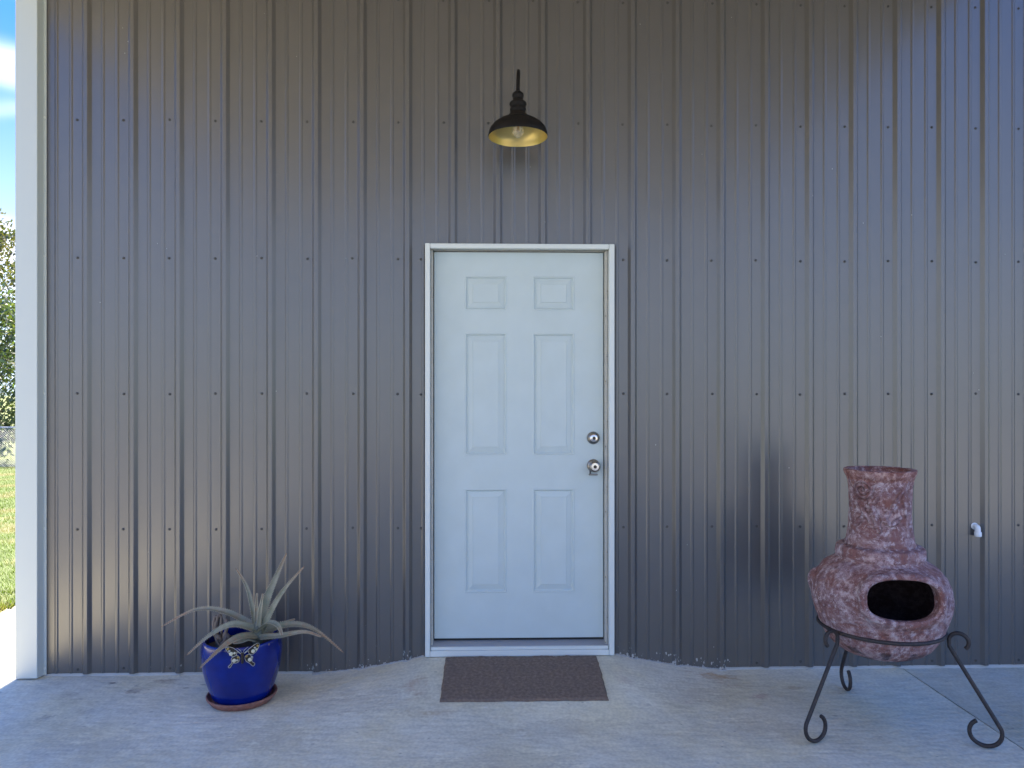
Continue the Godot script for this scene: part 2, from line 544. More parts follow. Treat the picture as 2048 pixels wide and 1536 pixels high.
func ground() -> void:
	slab("porch_slab", M.concrete, -2.376, 2.101, -0.10, 6.4, 120, 70, 0.0, true)
	slab("patio_slab", M.concrete_smooth, 2.113, 9.0, -0.10, 6.4, 4, 4, -0.003)
	slab("side_walk", M.concrete_walk, -3.20, -2.382, -9.0, 6.4, 3, 8, -0.002)
	var mb := MB.new()
	for xx in [-2.379, 2.107]:
		mb.box(Vector3(xx - 0.006, -0.11, -0.1), Vector3(xx + 0.006, -0.018, 6.4), 0.0005)
	put(mb, "slab_joint", M.joint, self).set_meta("kind", "structure")
	# gravel drive in front of the porch, behind the camera
	mb = MB.new()
	mb.box(Vector3(-22.0, -0.2, 6.42), Vector3(30.0, -0.012, 45.0), 0.002)
	put(mb, "gravel_drive", M.gravel, self).set_meta("kind", "structure")
	mb = MB.new()
	mb.box(Vector3(-13.0, -0.2, 0.6), Vector3(-3.22, -0.013, 6.40), 0.002)
	put(mb, "gravel_apron", M.gravel, self).set_meta("kind", "structure")
	# lawn and everything beyond, one sheet to the horizon
	mb = MB.new()
	var xs := [-900.0, -300.0, -120.0, -60.0]
	var x := -40.0
	while x <= 40.0:
		xs.append(x); x += 1.0
	xs.append_array([60.0, 120.0, 300.0, 900.0])
	var id := []
	for zz in xs:
		var row := []
		for xx in xs:
			var e := 0.3
			var nn := Vector3(ground_y(xx - e, zz) - ground_y(xx + e, zz), 2 * e, ground_y(xx, zz - e) - ground_y(xx, zz + e)).normalized()
			row.append(mb.vert(Vector3(xx, ground_y(xx, zz), zz), nn))
		id.append(row)
	for j in xs.size() - 1:
		for k in xs.size() - 1:
			mb.quad(id[j][k], id[j][k + 1], id[j + 1][k + 1], id[j + 1][k])
	put(mb, "ground", M.lawn_soil, self).set_meta("kind", "structure")

# ---------------------------------------------------------------- building
var house: Node3D
var dents: FastNoiseLite

func panel_corners(x0: float, x1: float) -> Array:
	# the bent line of one sheet, as Vector2(x, z) corners, from rib to rib
	var o := [Vector2(x0, 0)]
	var k := ceili((x0 - RIB0 - 0.03) / PITCH)
	while true:
		var c := RIB0 + k * PITCH
		if c - 0.026 > x1: break
		var add := [Vector2(c - 0.024, 0), Vector2(c - 0.0095, 0.017), Vector2(c + 0.0095, 0.017), Vector2(c + 0.024, 0)]
		for m in [0.344, 0.656]:
			var q: float = c + m * PITCH
			add.append_array([Vector2(q - 0.0085, 0), Vector2(q - 0.0045, 0.0032), Vector2(q + 0.0045, 0.0032), Vector2(q + 0.0085, 0)])
		for a in add:
			if a.x > x0 + 0.001 and a.x < x1 - 0.001: o.append(a)
		k += 1
	o.append(Vector2(x1, 0))
	return o

func wall_z(x: float) -> float:
	var u := fposmod(x - RIB0 + PITCH * 0.5, PITCH) - PITCH * 0.5
	return 0.017 * clampf((0.024 - absf(u)) / 0.0145, 0, 1)

func sheet(x0: float, x1: float, ys: Array, lift: float) -> MB:
	var mb := MB.new()
	var cor := panel_corners(x0, x1)
	var cols := []   # [x, z, nx, nz]
	for s in cor.size() - 1:
		var a: Vector2 = cor[s]
		var b: Vector2 = cor[s + 1]
		var d := b - a
		var l := d.length()
		var nn := Vector2(-d.y, d.x).normalized()
		var r := minf(0.0022, l * 0.25)
		var inner := 1 if l < 0.03 else 4
		var tilt := 0.0
		var bow := 0.0
		if l > 0.03:
			tilt = rng.randf_range(-0.004, 0.004)
			bow = rng.randf_range(-0.004, 0.007)
		for q in inner + 1:
			var f := lerpf(r / l, 1.0 - r / l, float(q) / inner)
			var p := a.lerp(b, f)
			var ang := tilt + bow * (f - 0.5) * 2.0
			cols.append([p.x, p.y + lift, nn.x + ang, nn.y])
	# cuts at the door
	var out := []
	for k in cols.size():
		out.append(cols[k])
		if k < cols.size() - 1:
			for cut in [DOOR_L + 0.012, DOOR_R - 0.012]:
				if cols[k][0] < cut and cols[k + 1][0] > cut:
					var f: float = (cut - cols[k][0]) / (cols[k + 1][0] - cols[k][0])
					var c := []
					for w in 4: c.append(lerpf(cols[k][w], cols[k + 1][w], f))
					out.append(c)
	cols = out
	var id := []
	for c in cols:
		var row := []
		for y in ys:
			var e := 0.02
			var dy := (dents.get_noise_2d(c[0] * 2.2, y + e) - dents.get_noise_2d(c[0] * 2.2, y - e)) * 0.0020 / (2 * e)
			var dx := (dents.get_noise_2d((c[0] + e) * 2.2, y) - dents.get_noise_2d((c[0] - e) * 2.2, y)) * 0.0010 / (2 * e)
			row.append(mb.vert(Vector3(c[0], y, c[1]), Vector3(c[2] - dx, -dy, c[3]).normalized(), Vector2(c[0], y)))
		id.append(row)
	for k in cols.size() - 1:
		var mid: float = (cols[k][0] + cols[k + 1][0]) * 0.5
		var in_door: bool = mid > DOOR_L + 0.012 and mid < DOOR_R - 0.012
		for j in ys.size() - 1:
			if in_door and ys[j] < DOOR_TOP - 0.02: continue
			mb.quad(id[k][j], id[k + 1][j], id[k + 1][j + 1], id[k][j + 1])
	return mb

func building() -> void:
	dents = noise(91, 0.55, 3)
	house = base("metal_building", Vector3.ZERO, "dark grey ribbed metal building wall with white corner trim and white door", "building")
	var ys := [0.012]
	var y := 0.15
	while y < 3.95:
		ys.append(y); y += 0.15
	ys.append(DOOR_TOP - 0.015)
	ys.sort()
	# sheets of four ribs, lapped on the ribs
	var edges := [-2.262, RIB0 + PITCH * 3.0 + 0.0235]
	while edges[-1] < 5.0: edges.append(edges[-1] + PITCH * 4.0)
	for k in edges.size() - 1:
		put(sheet(edges[k], edges[k + 1] + 0.004, ys, 0.0006 * (k % 2)), "wall_panel", M.wall_paint, house)
	# the body of the building behind the sheets
	var mb := MB.new()
	mb.box(Vector3(-2.30, -0.1, -0.25), Vector3(DOOR_L + 0.01, 3.9, -0.006), 0.001)
	mb.box(Vector3(DOOR_R - 0.01, -0.1, -0.25), Vector3(9.0, 3.9, -0.006), 0.001)
	mb.box(Vector3(DOOR_L + 0.01, DOOR_TOP - 0.01, -0.25), Vector3(DOOR_R - 0.01, 3.9, -0.006), 0.001)
	mb.box(Vector3(DOOR_L + 0.01, -0.1, -0.25), Vector3(DOOR_R - 0.01, DOOR_BOT, -0.006), 0.001)
	mb.box(Vector3(-2.30, -0.1, -9.0), Vector3(-2.10, 3.9, -0.25), 0.001)
	mb.box(Vector3(8.8, -0.1, -9.0), Vector3(9.0, 3.9, -0.25), 0.001)
	mb.box(Vector3(-2.10, -0.1, -9.0), Vector3(8.8, 3.9, -8.8), 0.001)
	put(mb, "wall_core", M.screw_paint, house)
	# main roof and the porch roof that shades the wall
	mb = MB.new()
	mb.box(Vector3(-2.6, 3.905, -9.3), Vector3(9.3, 4.02, 0.3), 0.01)
	put(mb, "roof", M.roof_metal, house)
	mb = MB.new()
	mb.box(Vector3(-2.6, 3.62, 0.03), Vector3(2.6, 3.66, 5.2), 0.005)
	put(mb, "porch_ceiling", M.ceiling, house)
	mb = MB.new()
	mb.box(Vector3(-2.62, 3.662, 0.03), Vector3(2.62, 3.80, 5.24), 0.005)
	put(mb, "porch_roof", M.roof_metal, house)
	for px in [-2.45, 2.45]:
		mb = MB.new()
		mb.box(Vector3(px - 0.05, 0.0, 5.0), Vector3(px + 0.05, 3.62, 5.1), 0.006)
		put(mb, "porch_post", M.white_trim, house)
	# corner trim: flange on the wall, step, boxed corner
	mb = MB.new()
	var prof := [Vector2(-2.2285, 0.0025), Vector2(-2.2285, 0.0050), Vector2(-2.2405, 0.0062), Vector2(-2.2455, 0.0500), Vector2(-2.2475, 0.0522), Vector2(-2.3500, 0.0525), Vector2(-2.3530, 0.0495), Vector2(-2.3530, -0.13)]
	for s in prof.size() - 1:
		var a: Vector2 = prof[s]
		var b: Vector2 = prof[s + 1]
		var nn := Vector3((a - b).y * -1.0, 0, (a - b).x).normalized()
		mb.flat(Vector3(a.x, 0.008, a.y), Vector3(b.x, 0.008, b.y), Vector3(b.x, 3.9, b.y), Vector3(a.x, 3.9, a.y), nn)
	put(mb, "corner_trim", M.corner_paint, house)
	# white bead of sealant between sheets and slab, uneven
	mb = MB.new()
	var wob := noise(15, 6.0, 3)
	for run in [[-2.30, -0.74], [1.10, 5.0]]:
		mb = MB.new()
		var x: float = run[0]
		var pr := []
		while x < run[1]:
			var top := 0.011 + 0.004 * wob.get_noise_1d(x * 2.0)
			var out: float = 0.004 + 0.014 * absf(wob.get_noise_1d(x * 3.0 + 40.0))
			var ends := minf(1.0, minf(x - run[0], run[1] - x) * 8.0 + 0.15)
			var g := 0.5 * ss(-0.1, 0.15, wob.get_noise_1d(x * 1.2 + 9.0)) + 0.5
			pr.append([x, top * ends, out * ends * g])
			x += 0.02
		for k in pr.size() - 1:
			var p: Array = pr[k]
			var q: Array = pr[k + 1]
			mb.flat(Vector3(p[0], p[1], -0.004), Vector3(q[0], q[1], -0.004), Vector3(q[0], 0.0025, q[2]), Vector3(p[0], 0.0025, p[2]), Vector3(0, 0.6, 0.8))
			mb.flat(Vector3(p[0], -0.004, p[2]), Vector3(q[0], -0.004, q[2]), Vector3(q[0], 0.0025, q[2]), Vector3(p[0], 0.0025, p[2]), Vector3(0, 0, 1))
		put(mb, "base_seal", M.seal, house)
	# screws with washers, six rows; one part each
	mb = MB.new()
	mb.lathe([Vector2(0.0070, 0.0), Vector2(0.0070, 0.0012), Vector2(0.0046, 0.0020)], 12)
	mb.lathe([Vector2(0.0040, 0.0018), Vector2(0.0040, 0.0050), Vector2(0.0032, 0.0058), Vector2(0.0, 0.006)], 6)
	var sm := mb.mesh()
	var rows := [0.034, 0.732, 1.41, 2.093, 2.785, 3.407]
	for k in range(-1, 23):
		for r in rows:
			var px: float = RIB0 + k * PITCH - 0.048 + rng.randf_range(-0.003, 0.003)
			if px < -2.2 or px > 3.0: continue
			if px > DOOR_L - 0.01 and px < DOOR_R + 0.01 and r < DOOR_TOP: continue
			if r < 0.1 and px > -0.95 and px < 1.25: continue
			screw(sm, px, r)
	for r in [0.732, 1.41, 2.093]: screw(sm, -0.3634, r)
	for r in rows:
		var o := screw(sm, -2.2355, r + 0.004, M.white_trim)
		o.position.z = 0.0058

func screw(sm: Mesh, x: float, y: float, m: Material = null) -> MeshInstance3D:
	var o := put(sm, "screw", m if m else M.screw_paint, house)
	o.position = Vector3(x, y + rng.randf_range(-0.003, 0.003), 0.0004)
	o.rotation = Vector3(PI / 2 + rng.randf_range(-0.06, 0.06), 0, rng.randf_range(-0.06, 0.06))
	return o

# ---------------------------------------------------------------- door
func door() -> void:
	var mb: MB
	# outer metal trim
	var fr := Node3D.new()
	fr.name = "door_frame"
	house.add_child(fr)
	var z0 := -0.004
	var z1 := 0.035
	for b in [[DOOR_L, DOOR_BOT, DOOR_L + 0.025, DOOR_TOP], [DOOR_R - 0.027, DOOR_BOT, DOOR_R, DOOR_TOP]]:
		mb = MB.new(); mb.box(Vector3(b[0], b[1], z0), Vector3(b[2], b[3], z1), 0.0025); put(mb, "side_trim", M.white_trim, fr)
	mb = MB.new(); mb.box(Vector3(DOOR_L + 0.0255, DOOR_TOP - 0.025, z0), Vector3(DOOR_R - 0.0275, DOOR_TOP - 0.0005, z1 - 0.0006), 0.0025); put(mb, "head_trim", M.white_trim, fr)
	mb = MB.new(); mb.box(Vector3(DOOR_L + 0.0255, DOOR_BOT + 0.0005, z0), Vector3(DOOR_R - 0.0275, DOOR_BOT + 0.030, z1 - 0.0006), 0.0025); put(mb, "sill_trim", M.white_trim, fr)
	# wooden jambs, set back
	var jl := DOOR_L + 0.0252
	var jr := DOOR_R - 0.0272
	mb = MB.new(); mb.box(Vector3(jl, DOOR_BOT + 0.031, -0.16), Vector3(-0.3035, DOOR_TOP - 0.0255, -0.006), 0.002); put(mb, "jamb", M.jamb_paint, fr)
	mb = MB.new(); mb.box(Vector3(0.5725, DOOR_BOT + 0.031, -0.16), Vector3(jr, DOOR_TOP - 0.0255, -0.006), 0.002); put(mb, "jamb", M.jamb_paint, fr)
	mb = MB.new(); mb.box(Vector3(-0.303, 2.1405, -0.16), Vector3(0.572, DOOR_TOP - 0.026, -0.007), 0.002); put(mb, "head_jamb", M.jamb_paint, fr)
	# threshold: sloping metal sill with a white nose and a dark sweep gap
	mb = MB.new()
	mb.flat(Vector3(jl, 0.128, 0.012), Vector3(jr, 0.128, 0.012), Vector3(0.572, 0.152, -0.075), Vector3(-0.303, 0.152, -0.075), Vector3(0, 0.96, 0.27))
	mb.flat(Vector3(jl, 0.128, 0.012), Vector3(jr, 0.128, 0.012), Vector3(jr, 0.12, 0.0125), Vector3(jl, 0.12, 0.0125), Vector3(0, 0, 1))
	put(mb, "threshold", M.sill_metal, fr)
	mb = MB.new(); mb.box(Vector3(jl + 0.002, DOOR_BOT + 0.0305, 0.0135), Vector3(jr - 0.002, 0.1345, 0.026), 0.002); put(mb, "sill_nose", M.white_trim, fr)
	mb = MB.new(); mb.box(Vector3(-0.303, 0.145, -0.068), Vector3(0.572, 0.163, -0.044), 0.003); put(mb, "sweep", M.gap_rubber, fr)
	mb = MB.new(); mb.box(Vector3(-0.302, 0.11, -0.155), Vector3(0.571, 2.139, -0.082), 0.001); put(mb, "weather_stop", M.gap_rubber, fr)
	# leaf: stiles and rails with real openings, raised panels set in them
	var lf := Node3D.new()
	lf.name = "door"
	lf.set_meta("label", "white six panel entry door")
	house.add_child(lf)
	var lz := -0.030
	var xb := [-0.2985, -0.1445, 0.0729, 0.2037, 0.4196, 0.5675]
	var yb := [0.161, 0.392, 0.926, 1.097, 1.7225, 1.838, 2.0145, 2.1355]
	mb = MB.new()
	for a in 5:
		for b in 7:
			if (a == 1 or a == 3) and (b == 1 or b == 3 or b == 5): continue
			mb.flat(Vector3(xb[a], yb[b], lz), Vector3(xb[a + 1], yb[b], lz), Vector3(xb[a + 1], yb[b + 1], lz), Vector3(xb[a], yb[b + 1], lz), Vector3(0, 0, 1))
	var bk := -0.076
	mb.flat(Vector3(xb[0], yb[0], lz), Vector3(xb[0], yb[7], lz), Vector3(xb[0], yb[7], bk), Vector3(xb[0], yb[0], bk), Vector3(-1, 0, 0))
	mb.flat(Vector3(xb[5], yb[0], lz), Vector3(xb[5], yb[7], lz), Vector3(xb[5], yb[7], bk), Vector3(xb[5], yb[0], bk), Vector3(1, 0, 0))
	mb.flat(Vector3(xb[0], yb[0], lz), Vector3(xb[5], yb[0], lz), Vector3(xb[5], yb[0], bk), Vector3(xb[0], yb[0], bk), Vector3(0, -1, 0))
	mb.flat(Vector3(xb[0], yb[7], lz), Vector3(xb[5], yb[7], lz), Vector3(xb[5], yb[7], bk), Vector3(xb[0], yb[7], bk), Vector3(0, 1, 0))
	put(mb, "leaf", M.door_paint, lf)
	for a in [1, 3]:
		for b in [1, 3, 5]:
			put(raised_panel(xb[a], yb[b], xb[a + 1], yb[b + 1], lz), "raised_panel", M.door_paint, lf)
	# deadbolt and keyed knob
	var bs := Basis(Vector3.RIGHT, PI / 2)
	mb = MB.new()
	var dp := Vector3(0.5161, 1.1845, lz)
	mb.lathe([Vector2(0.0325, 0.0), Vector2(0.0325, 0.006), Vector2(0.0300, 0.012), Vector2(0.0225, 0.021), Vector2(0.0195, 0.0225)], 40, dp, bs)
	put(mb, "deadbolt", M.nickel, lf)
	mb = MB.new()
	mb.lathe([Vector2(0.0195, 0.0215), Vector2(0.0190, 0.0245), Vector2(0.0175, 0.0255), Vector2(0.0, 0.0255)], 32, dp, bs)
	put(mb, "lock_face", M.bright_nickel, lf)
	keyhole(dp + Vector3(0.001, 0, 0.0256), lf)
	var kp := Vector3(0.5165, 1.0424, lz)
	mb = MB.new()
	mb.lathe([Vector2(0.0330, 0.0), Vector2(0.0330, 0.004), Vector2(0.0290, 0.010), Vector2(0.0165, 0.013), Vector2(0.0130, 0.022), Vector2(0.0140, 0.030), Vector2(0.0225, 0.036), Vector2(0.0285, 0.046), Vector2(0.0290, 0.056), Vector2(0.0255, 0.064), Vector2(0.0200, 0.067)], 40, kp, bs)
	put(mb, "knob", M.nickel, lf)
	mb = MB.new()
	mb.lathe([Vector2(0.0200, 0.066), Vector2(0.0190, 0.0695), Vector2(0.0, 0.0700)], 32, kp, bs)
	put(mb, "lock_face", M.bright_nickel, lf)
	keyhole(kp + Vector3(0, 0, 0.0702), lf)
	mb = MB.new()
	mb.tube([kp + Vector3(-0.018, -0.012, 0.012), kp + Vector3(-0.019, -0.030, 0.020), kp + Vector3(-0.019, -0.040, 0.030)], 0.0042, 8)
	mb.box(kp + Vector3(-0.028, -0.0475, 0.022), kp + Vector3(0.020, -0.0390, 0.034), 0.003)
	put(mb, "latch_bracket", M.nickel, lf)

func keyhole(p: Vector3, parent: Node3D) -> void:
	var mb := MB.new()
	mb.lathe([Vector2(0.0085, 0.0), Vector2(0.0080, 0.0014), Vector2(0.0, 0.0016)], 20, p, Basis(Vector3.RIGHT, PI / 2))
	mb.box(p + Vector3(-0.0011, -0.0062, 0.0006), p + Vector3(0.0011, 0.0062, 0.0022), 0.0003)
	put(mb, "key_cylinder", M.dark_plate, parent)

func raised_panel(x0: float, y0: float, x1: float, y1: float, z: float) -> MB:
	var mb := MB.new()
	# inset, depth pairs of the pressed moulding
	var st := [[0.0, 0.0], [0.003, 0.0022], [0.007, 0.0022], [0.013, -0.0062], [0.018, -0.0065], [0.0205, -0.0045], [0.041, -0.0004], [0.0425, 0.0022], [0.0455, 0.0022]]
	for s in st.size() - 1:
		var a: float = st[s][0]; var az: float = z + st[s][1]
		var b: float = st[s + 1][0]; var bz: float = z + st[s + 1][1]
		var f: float = (bz - az) / (b - a)
		var P := [Vector3(x0 + a, y0 + a, az), Vector3(x1 - a, y0 + a, az), Vector3(x1 - a, y1 - a, az), Vector3(x0 + a, y1 - a, az)]
		var Q := [Vector3(x0 + b, y0 + b, bz), Vector3(x1 - b, y0 + b, bz), Vector3(x1 - b, y1 - b, bz), Vector3(x0 + b, y1 - b, bz)]
		var N := [Vector3(0, -f, 1), Vector3(f, 0, 1), Vector3(0, f, 1), Vector3(-f, 0, 1)]
		for k in 4:
			mb.flat(P[k], P[(k + 1) % 4], Q[(k + 1) % 4], Q[k], N[k].normalized())
	var e := 0.0455
	mb.flat(Vector3(x0 + e, y0 + e, z + 0.0022), Vector3(x1 - e, y0 + e, z + 0.0022), Vector3(x1 - e, y1 - e, z + 0.0022), Vector3(x0 + e, y1 - e, z + 0.0022), Vector3(0, 0, 1))
	return mb

func splatter() -> void:
	# spilled cement left on the sheets where the ramp was poured
	var mb := MB.new()
	var r2 := RandomNumberGenerator.new()
	r2.seed = 99
	for run in [[-0.95, -0.345, 90], [0.62, 1.22, 150], [-1.75, -1.45, 16]]:
		for k in run[2]:
			var x := r2.randf_range(run[0], run[1])
			if run[2] > 20 and r2.randf() < 0.45:
				x = RIB0 + roundf((x - RIB0) / PITCH) * PITCH + r2.randf_range(-0.025, 0.02)
				if x < run[0] or x > run[1]: continue
			var y := ramp_h(x, 0.02) + 0.002 + pow(r2.randf(), 3.0) * 0.05
			var far := r2.randf() < 0.07
			if far: y += r2.randf_range(0.03, 0.2)
			var s := 0.0010 + 0.0042 * pow(r2.randf(), 1.6) * (0.35 if far else 1.0)
			var tall := r2.randf_range(0.7, 2.2)
			var c := Vector3(x, y, 0)
			var m := r2.randi_range(6, 9)
			var ring := []
			for q in m:
				var a := TAU * q / m
				var rad := s * r2.randf_range(0.5, 1.3)
				var px := x + cos(a) * rad
				ring.append(Vector3(px, y + sin(a) * rad * tall, wall_z(px) + 0.0012))
			c.z = wall_z(x) + 0.0026
			for q in m: mb.flat_tri(c, ring[q], ring[(q + 1) % m], Vector3(0, 0, 1))
	for k in 40:                                   # stray flecks higher up
		var fx := r2.randf_range(-2.1, 2.9)
		var fy := r2.randf_range(0.3, 3.4)
		if fx > DOOR_L - 0.02 and fx < DOOR_R + 0.02 and fy < DOOR_TOP + 0.02: continue
		var fs := r2.randf_range(0.0008, 0.0022)
		var fc := Vector3(fx, fy, wall_z(fx) + 0.0042)
		for q in 5:
			var a0 := TAU * q / 5
			var a1 := TAU * (q + 1) / 5
			mb.flat_tri(fc, fc + Vector3(cos(a0) * fs, sin(a0) * fs * 2.0, -0.001), fc + Vector3(cos(a1) * fs, sin(a1) * fs * 2.0, -0.001), Vector3(0, 0, 1))
	var o := put(mb, "cement_splatter", M.seal, house)
	o.set_meta("kind", "stuff")
	# rough lip where the poured ramp meets the wall
	mb = MB.new()
	var wob := noise(16, 9.0, 3)
	var x := -0.90
	while x < 1.2:
		if x < DOOR_L - 0.01 or x > DOOR_R + 0.01:
			var h := ramp_h(x, 0.0)
			var s := 0.006 + 0.006 * absf(wob.get_noise_1d(x * 3.0))
			mb.lathe([Vector2(s * 1.6, -0.004), Vector2(s * 1.3, s * 0.3), Vector2(s * 0.6, s * 0.75), Vector2(0, s * 0.85)], 7, Vector3(x, h - 0.002, wall_z(x) + 0.002))
		x += 0.013
	o = put(mb, "ramp_lip", M.concrete_lip if M.has("concrete_lip") else M.seal, house)
	o.set_meta("kind", "stuff")

# ---------------------------------------------------------------- wall lamp
func lamp() -> void:
	var c := Vector3(0.1194, 2.628, 0.26)
	var r := base("wall_lamp", Vector3(c.x, c.y, 0), "black gooseneck barn lamp with gold lined shade above the door", "lamp")
	var o := Vector3(0, 0, c.z)
	var mb := MB.new()
	mb.lathe([Vector2(0.1395, -0.002), Vector2(0.1405, 0.003), Vector2(0.1385, 0.018), Vector2(0.131, 0.038), Vector2(0.115, 0.057), Vector2(0.092, 0.073), Vector2(0.066, 0.084), Vector2(0.050, 0.088)], 64, o)
	put(mb, "lamp_shade", M.bronze, r)
	mb = MB.new()
	mb.lathe([Vector2(0.1395, -0.002), Vector2(0.1370, 0.003), Vector2(0.1355, 0.018), Vector2(0.128, 0.036), Vector2(0.112, 0.054), Vector2(0.089, 0.070), Vector2(0.064, 0.081), Vector2(0.020, 0.083)], 64, o, Basis.IDENTITY, -1.0)
	put(mb, "shade_lining", M.gold_inside, r)
	mb = MB.new()
	mb.lathe([Vector2(0.051, 0.086), Vector2(0.0515, 0.092), Vector2(0.047, 0.100), Vector2(0.0375, 0.108), Vector2(0.0365, 0.120), Vector2(0.0385, 0.124), Vector2(0.0385, 0.130), Vector2(0.0360, 0.134), Vector2(0.0370, 0.146), Vector2(0.0405, 0.150), Vector2(0.0405, 0.157), Vector2(0.0370, 0.163), Vector2(0.0280, 0.168), Vector2(0.0245, 0.172), Vector2(0.0245, 0.186), Vector2(0.0270, 0.190), Vector2(0.0270, 0.200), Vector2(0.0230, 0.206), Vector2(0.0110, 0.216), Vector2(0.0, 0.217)], 40, o)
	put(mb, "socket_housing", M.bronze, r)
	mb = MB.new()
	var path := curve([o + Vector3(0, 0.205, 0), o + Vector3(0.001, 0.26, -0.002), o + Vector3(0.003, 0.315, -0.022), o + Vector3(0.004, 0.338, -0.075), o + Vector3(0.004, 0.32, -0.13), o + Vector3(0.003, 0.255, -0.165), o + Vector3(0.001, 0.16, -0.195), Vector3(0, 0.115, 0.018)], 40)
	mb.tube(path, 0.0085, 12)
	put(mb, "gooseneck_arm", M.bronze, r)
	mb = MB.new()
	mb.lathe([Vector2(0.058, -0.018), Vector2(0.058, 0.006), Vector2(0.050, 0.014), Vector2(0.018, 0.018), Vector2(0.016, 0.030), Vector2(0.0, 0.031)], 40, Vector3(0, 0.113, 0.018), Basis(Vector3.RIGHT, PI / 2))
	put(mb, "mounting_plate", M.bronze, r)
	var b := Node3D.new()
	b.name = "bulb"
	b.position = o
	r.add_child(b)
	mb = MB.new()
	mb.lathe([Vector2(0.0, -0.008), Vector2(0.006, -0.0065), Vector2(0.018, 0.004), Vector2(0.0275, 0.016), Vector2(0.0290, 0.028), Vector2(0.0240, 0.044), Vector2(0.0160, 0.058), Vector2(0.0130, 0.066)], 32)
	put(mb, "glass", M.bulb_glass, b)
	mb = MB.new()
	mb.lathe([Vector2(0.0135, 0.060), Vector2(0.0140, 0.080), Vector2(0.014, 0.086)], 20)
	put(mb, "screw_base", M.brass, b)
	mb = MB.new()
	for s in 6:
		var a0 := TAU * s / 6
		mb.tube([Vector3(cos(a0) * 0.006, 0.052, sin(a0) * 0.006), Vector3(cos(a0 + 0.5) * 0.010, 0.022, sin(a0 + 0.5) * 0.010)], 0.0007, 5)
	mb.tube([Vector3(0, 0.075, 0), Vector3(0, 0.022, 0)], 0.0022, 8)
	put(mb, "filament", M.brass, b)

func elbow() -> void:
	var r := base("pipe_elbow", Vector3(2.487, 0.728, 0), "small white plastic pipe elbow sticking out of the wall", "pipe fitting")
	r.scale = Vector3(0.78, 0.74, 0.85)
	var mb := MB.new()
	mb.tube(curve([Vector3(0.0, 0, -0.004), Vector3(0.0, 0, 0.014), Vector3(0.0, -0.003, 0.026), Vector3(0.0, -0.013, 0.031), Vector3(0.001, -0.042, 0.031)], 20), 0.0175, 20)
	put(mb, "bend", M.pvc, r)
	mb = MB.new()
	mb.lathe([Vector2(0.0, -0.072), Vector2(0.014, -0.072), Vector2(0.0205, -0.0715), Vector2(0.0215, -0.069), Vector2(0.0215, -0.044), Vector2(0.0200, -0.041), Vector2(0.0150, -0.040)], 28, Vector3(0.002, 0.006, 0.031))
	put(mb, "collar", M.pvc, r)
	mb = MB.new()
	mb.lathe([Vector2(0.0235, -0.001), Vector2(0.0235, 0.004), Vector2(0.0155, 0.006)], 24, Vector3(0.0, 0, 0.0), Basis(Vector3.RIGHT, PI / 2))
	put(mb, "wall_seal", M.pvc, r)

# ---------------------------------------------------------------- mat
func mat_on_ramp() -> void:
	var r := base("door_mat", Vector3(0.14, ramp_h(0.14, 0.24), 0.24), "worn dark brown rectangle of carpet lying before the white door", "door mat")
	var wob := noise(17, 3.0, 4)
	var fine := noise(18, 60.0, 2)
	var mb := MB.new()
	var nx := 150
	var nz := 80
	var xl := -0.236
	var xr := 0.5215
	var za := 0.046
	var zb := 0.446
	var top := []
	var bot := []
	for j in nz + 1:
		var row := []
		var low := []
		for k in nx + 1:
			var fx := float(k) / nx
			var fz := float(j) / nz
			var x := lerpf(xl, xr, fx)
			var z := lerpf(za, zb, fz)
			var ed := minf(minf(fx, 1 - fx) * 0.757, minf(fz, 1 - fz) * 0.40)
			if fx < 0.02: x += 0.004 * wob.get_noise_2d(3.0, z * 4.0)
			if fx > 0.98: x += 0.004 * wob.get_noise_2d(9.0, z * 4.0)
			if fz < 0.03: z += 0.010 * wob.get_noise_2d(x * 5.0, 1.0)
			if fz > 0.97: z += 0.004 * wob.get_noise_2d(x * 3.0, 7.0)
			var yb := ramp_h(x, z) + 0.0025
			var y := yb + 0.0085 * sqrt(clampf(ed / 0.008, 0.0, 1.0)) + 0.0030 * wob.get_noise_2d(x * 2.0, z * 2.0) + 0.0016 * fine.get_noise_2d(x, z)
			row.append(Vector3(x, maxf(y, yb + 0.001), z))
			low.append(Vector3(x, yb - 0.0015, z))
		top.append(row); bot.append(low)
	var id := []
	for j in nz + 1:
		var row := []
		for k in nx + 1:
			var a: Vector3 = top[j][mini(k + 1, nx)] - top[j][maxi(k - 1, 0)]
			var b: Vector3 = top[mini(j + 1, nz)][k] - top[maxi(j - 1, 0)][k]
			row.append(mb.vert(top[j][k] - r.position, b.cross(a).normalized()))
		id.append(row)
	for j in nz:
		for k in nx: mb.quad(id[j][k], id[j][k + 1], id[j + 1][k + 1], id[j + 1][k])
	for k in nx:
		for e in [[0, -1.0], [nz, 1.0]]:
			mb.flat(top[e[0]][k] - r.position, top[e[0]][k + 1] - r.position, bot[e[0]][k + 1] - r.position, bot[e[0]][k] - r.position, Vector3(0, 0, e[1]))
	for j in nz:
		for e in [[0, -1.0], [nx, 1.0]]:
			mb.flat(top[j][e[0]] - r.position, top[j + 1][e[0]] - r.position, bot[j + 1][e[0]] - r.position, bot[j][e[0]] - r.position, Vector3(e[1], 0, 0))
	put(mb, "pile", M.carpet, r)

# ---------------------------------------------------------------- pot and plant
const POT := Vector3(-1.156, 0, 0.315)

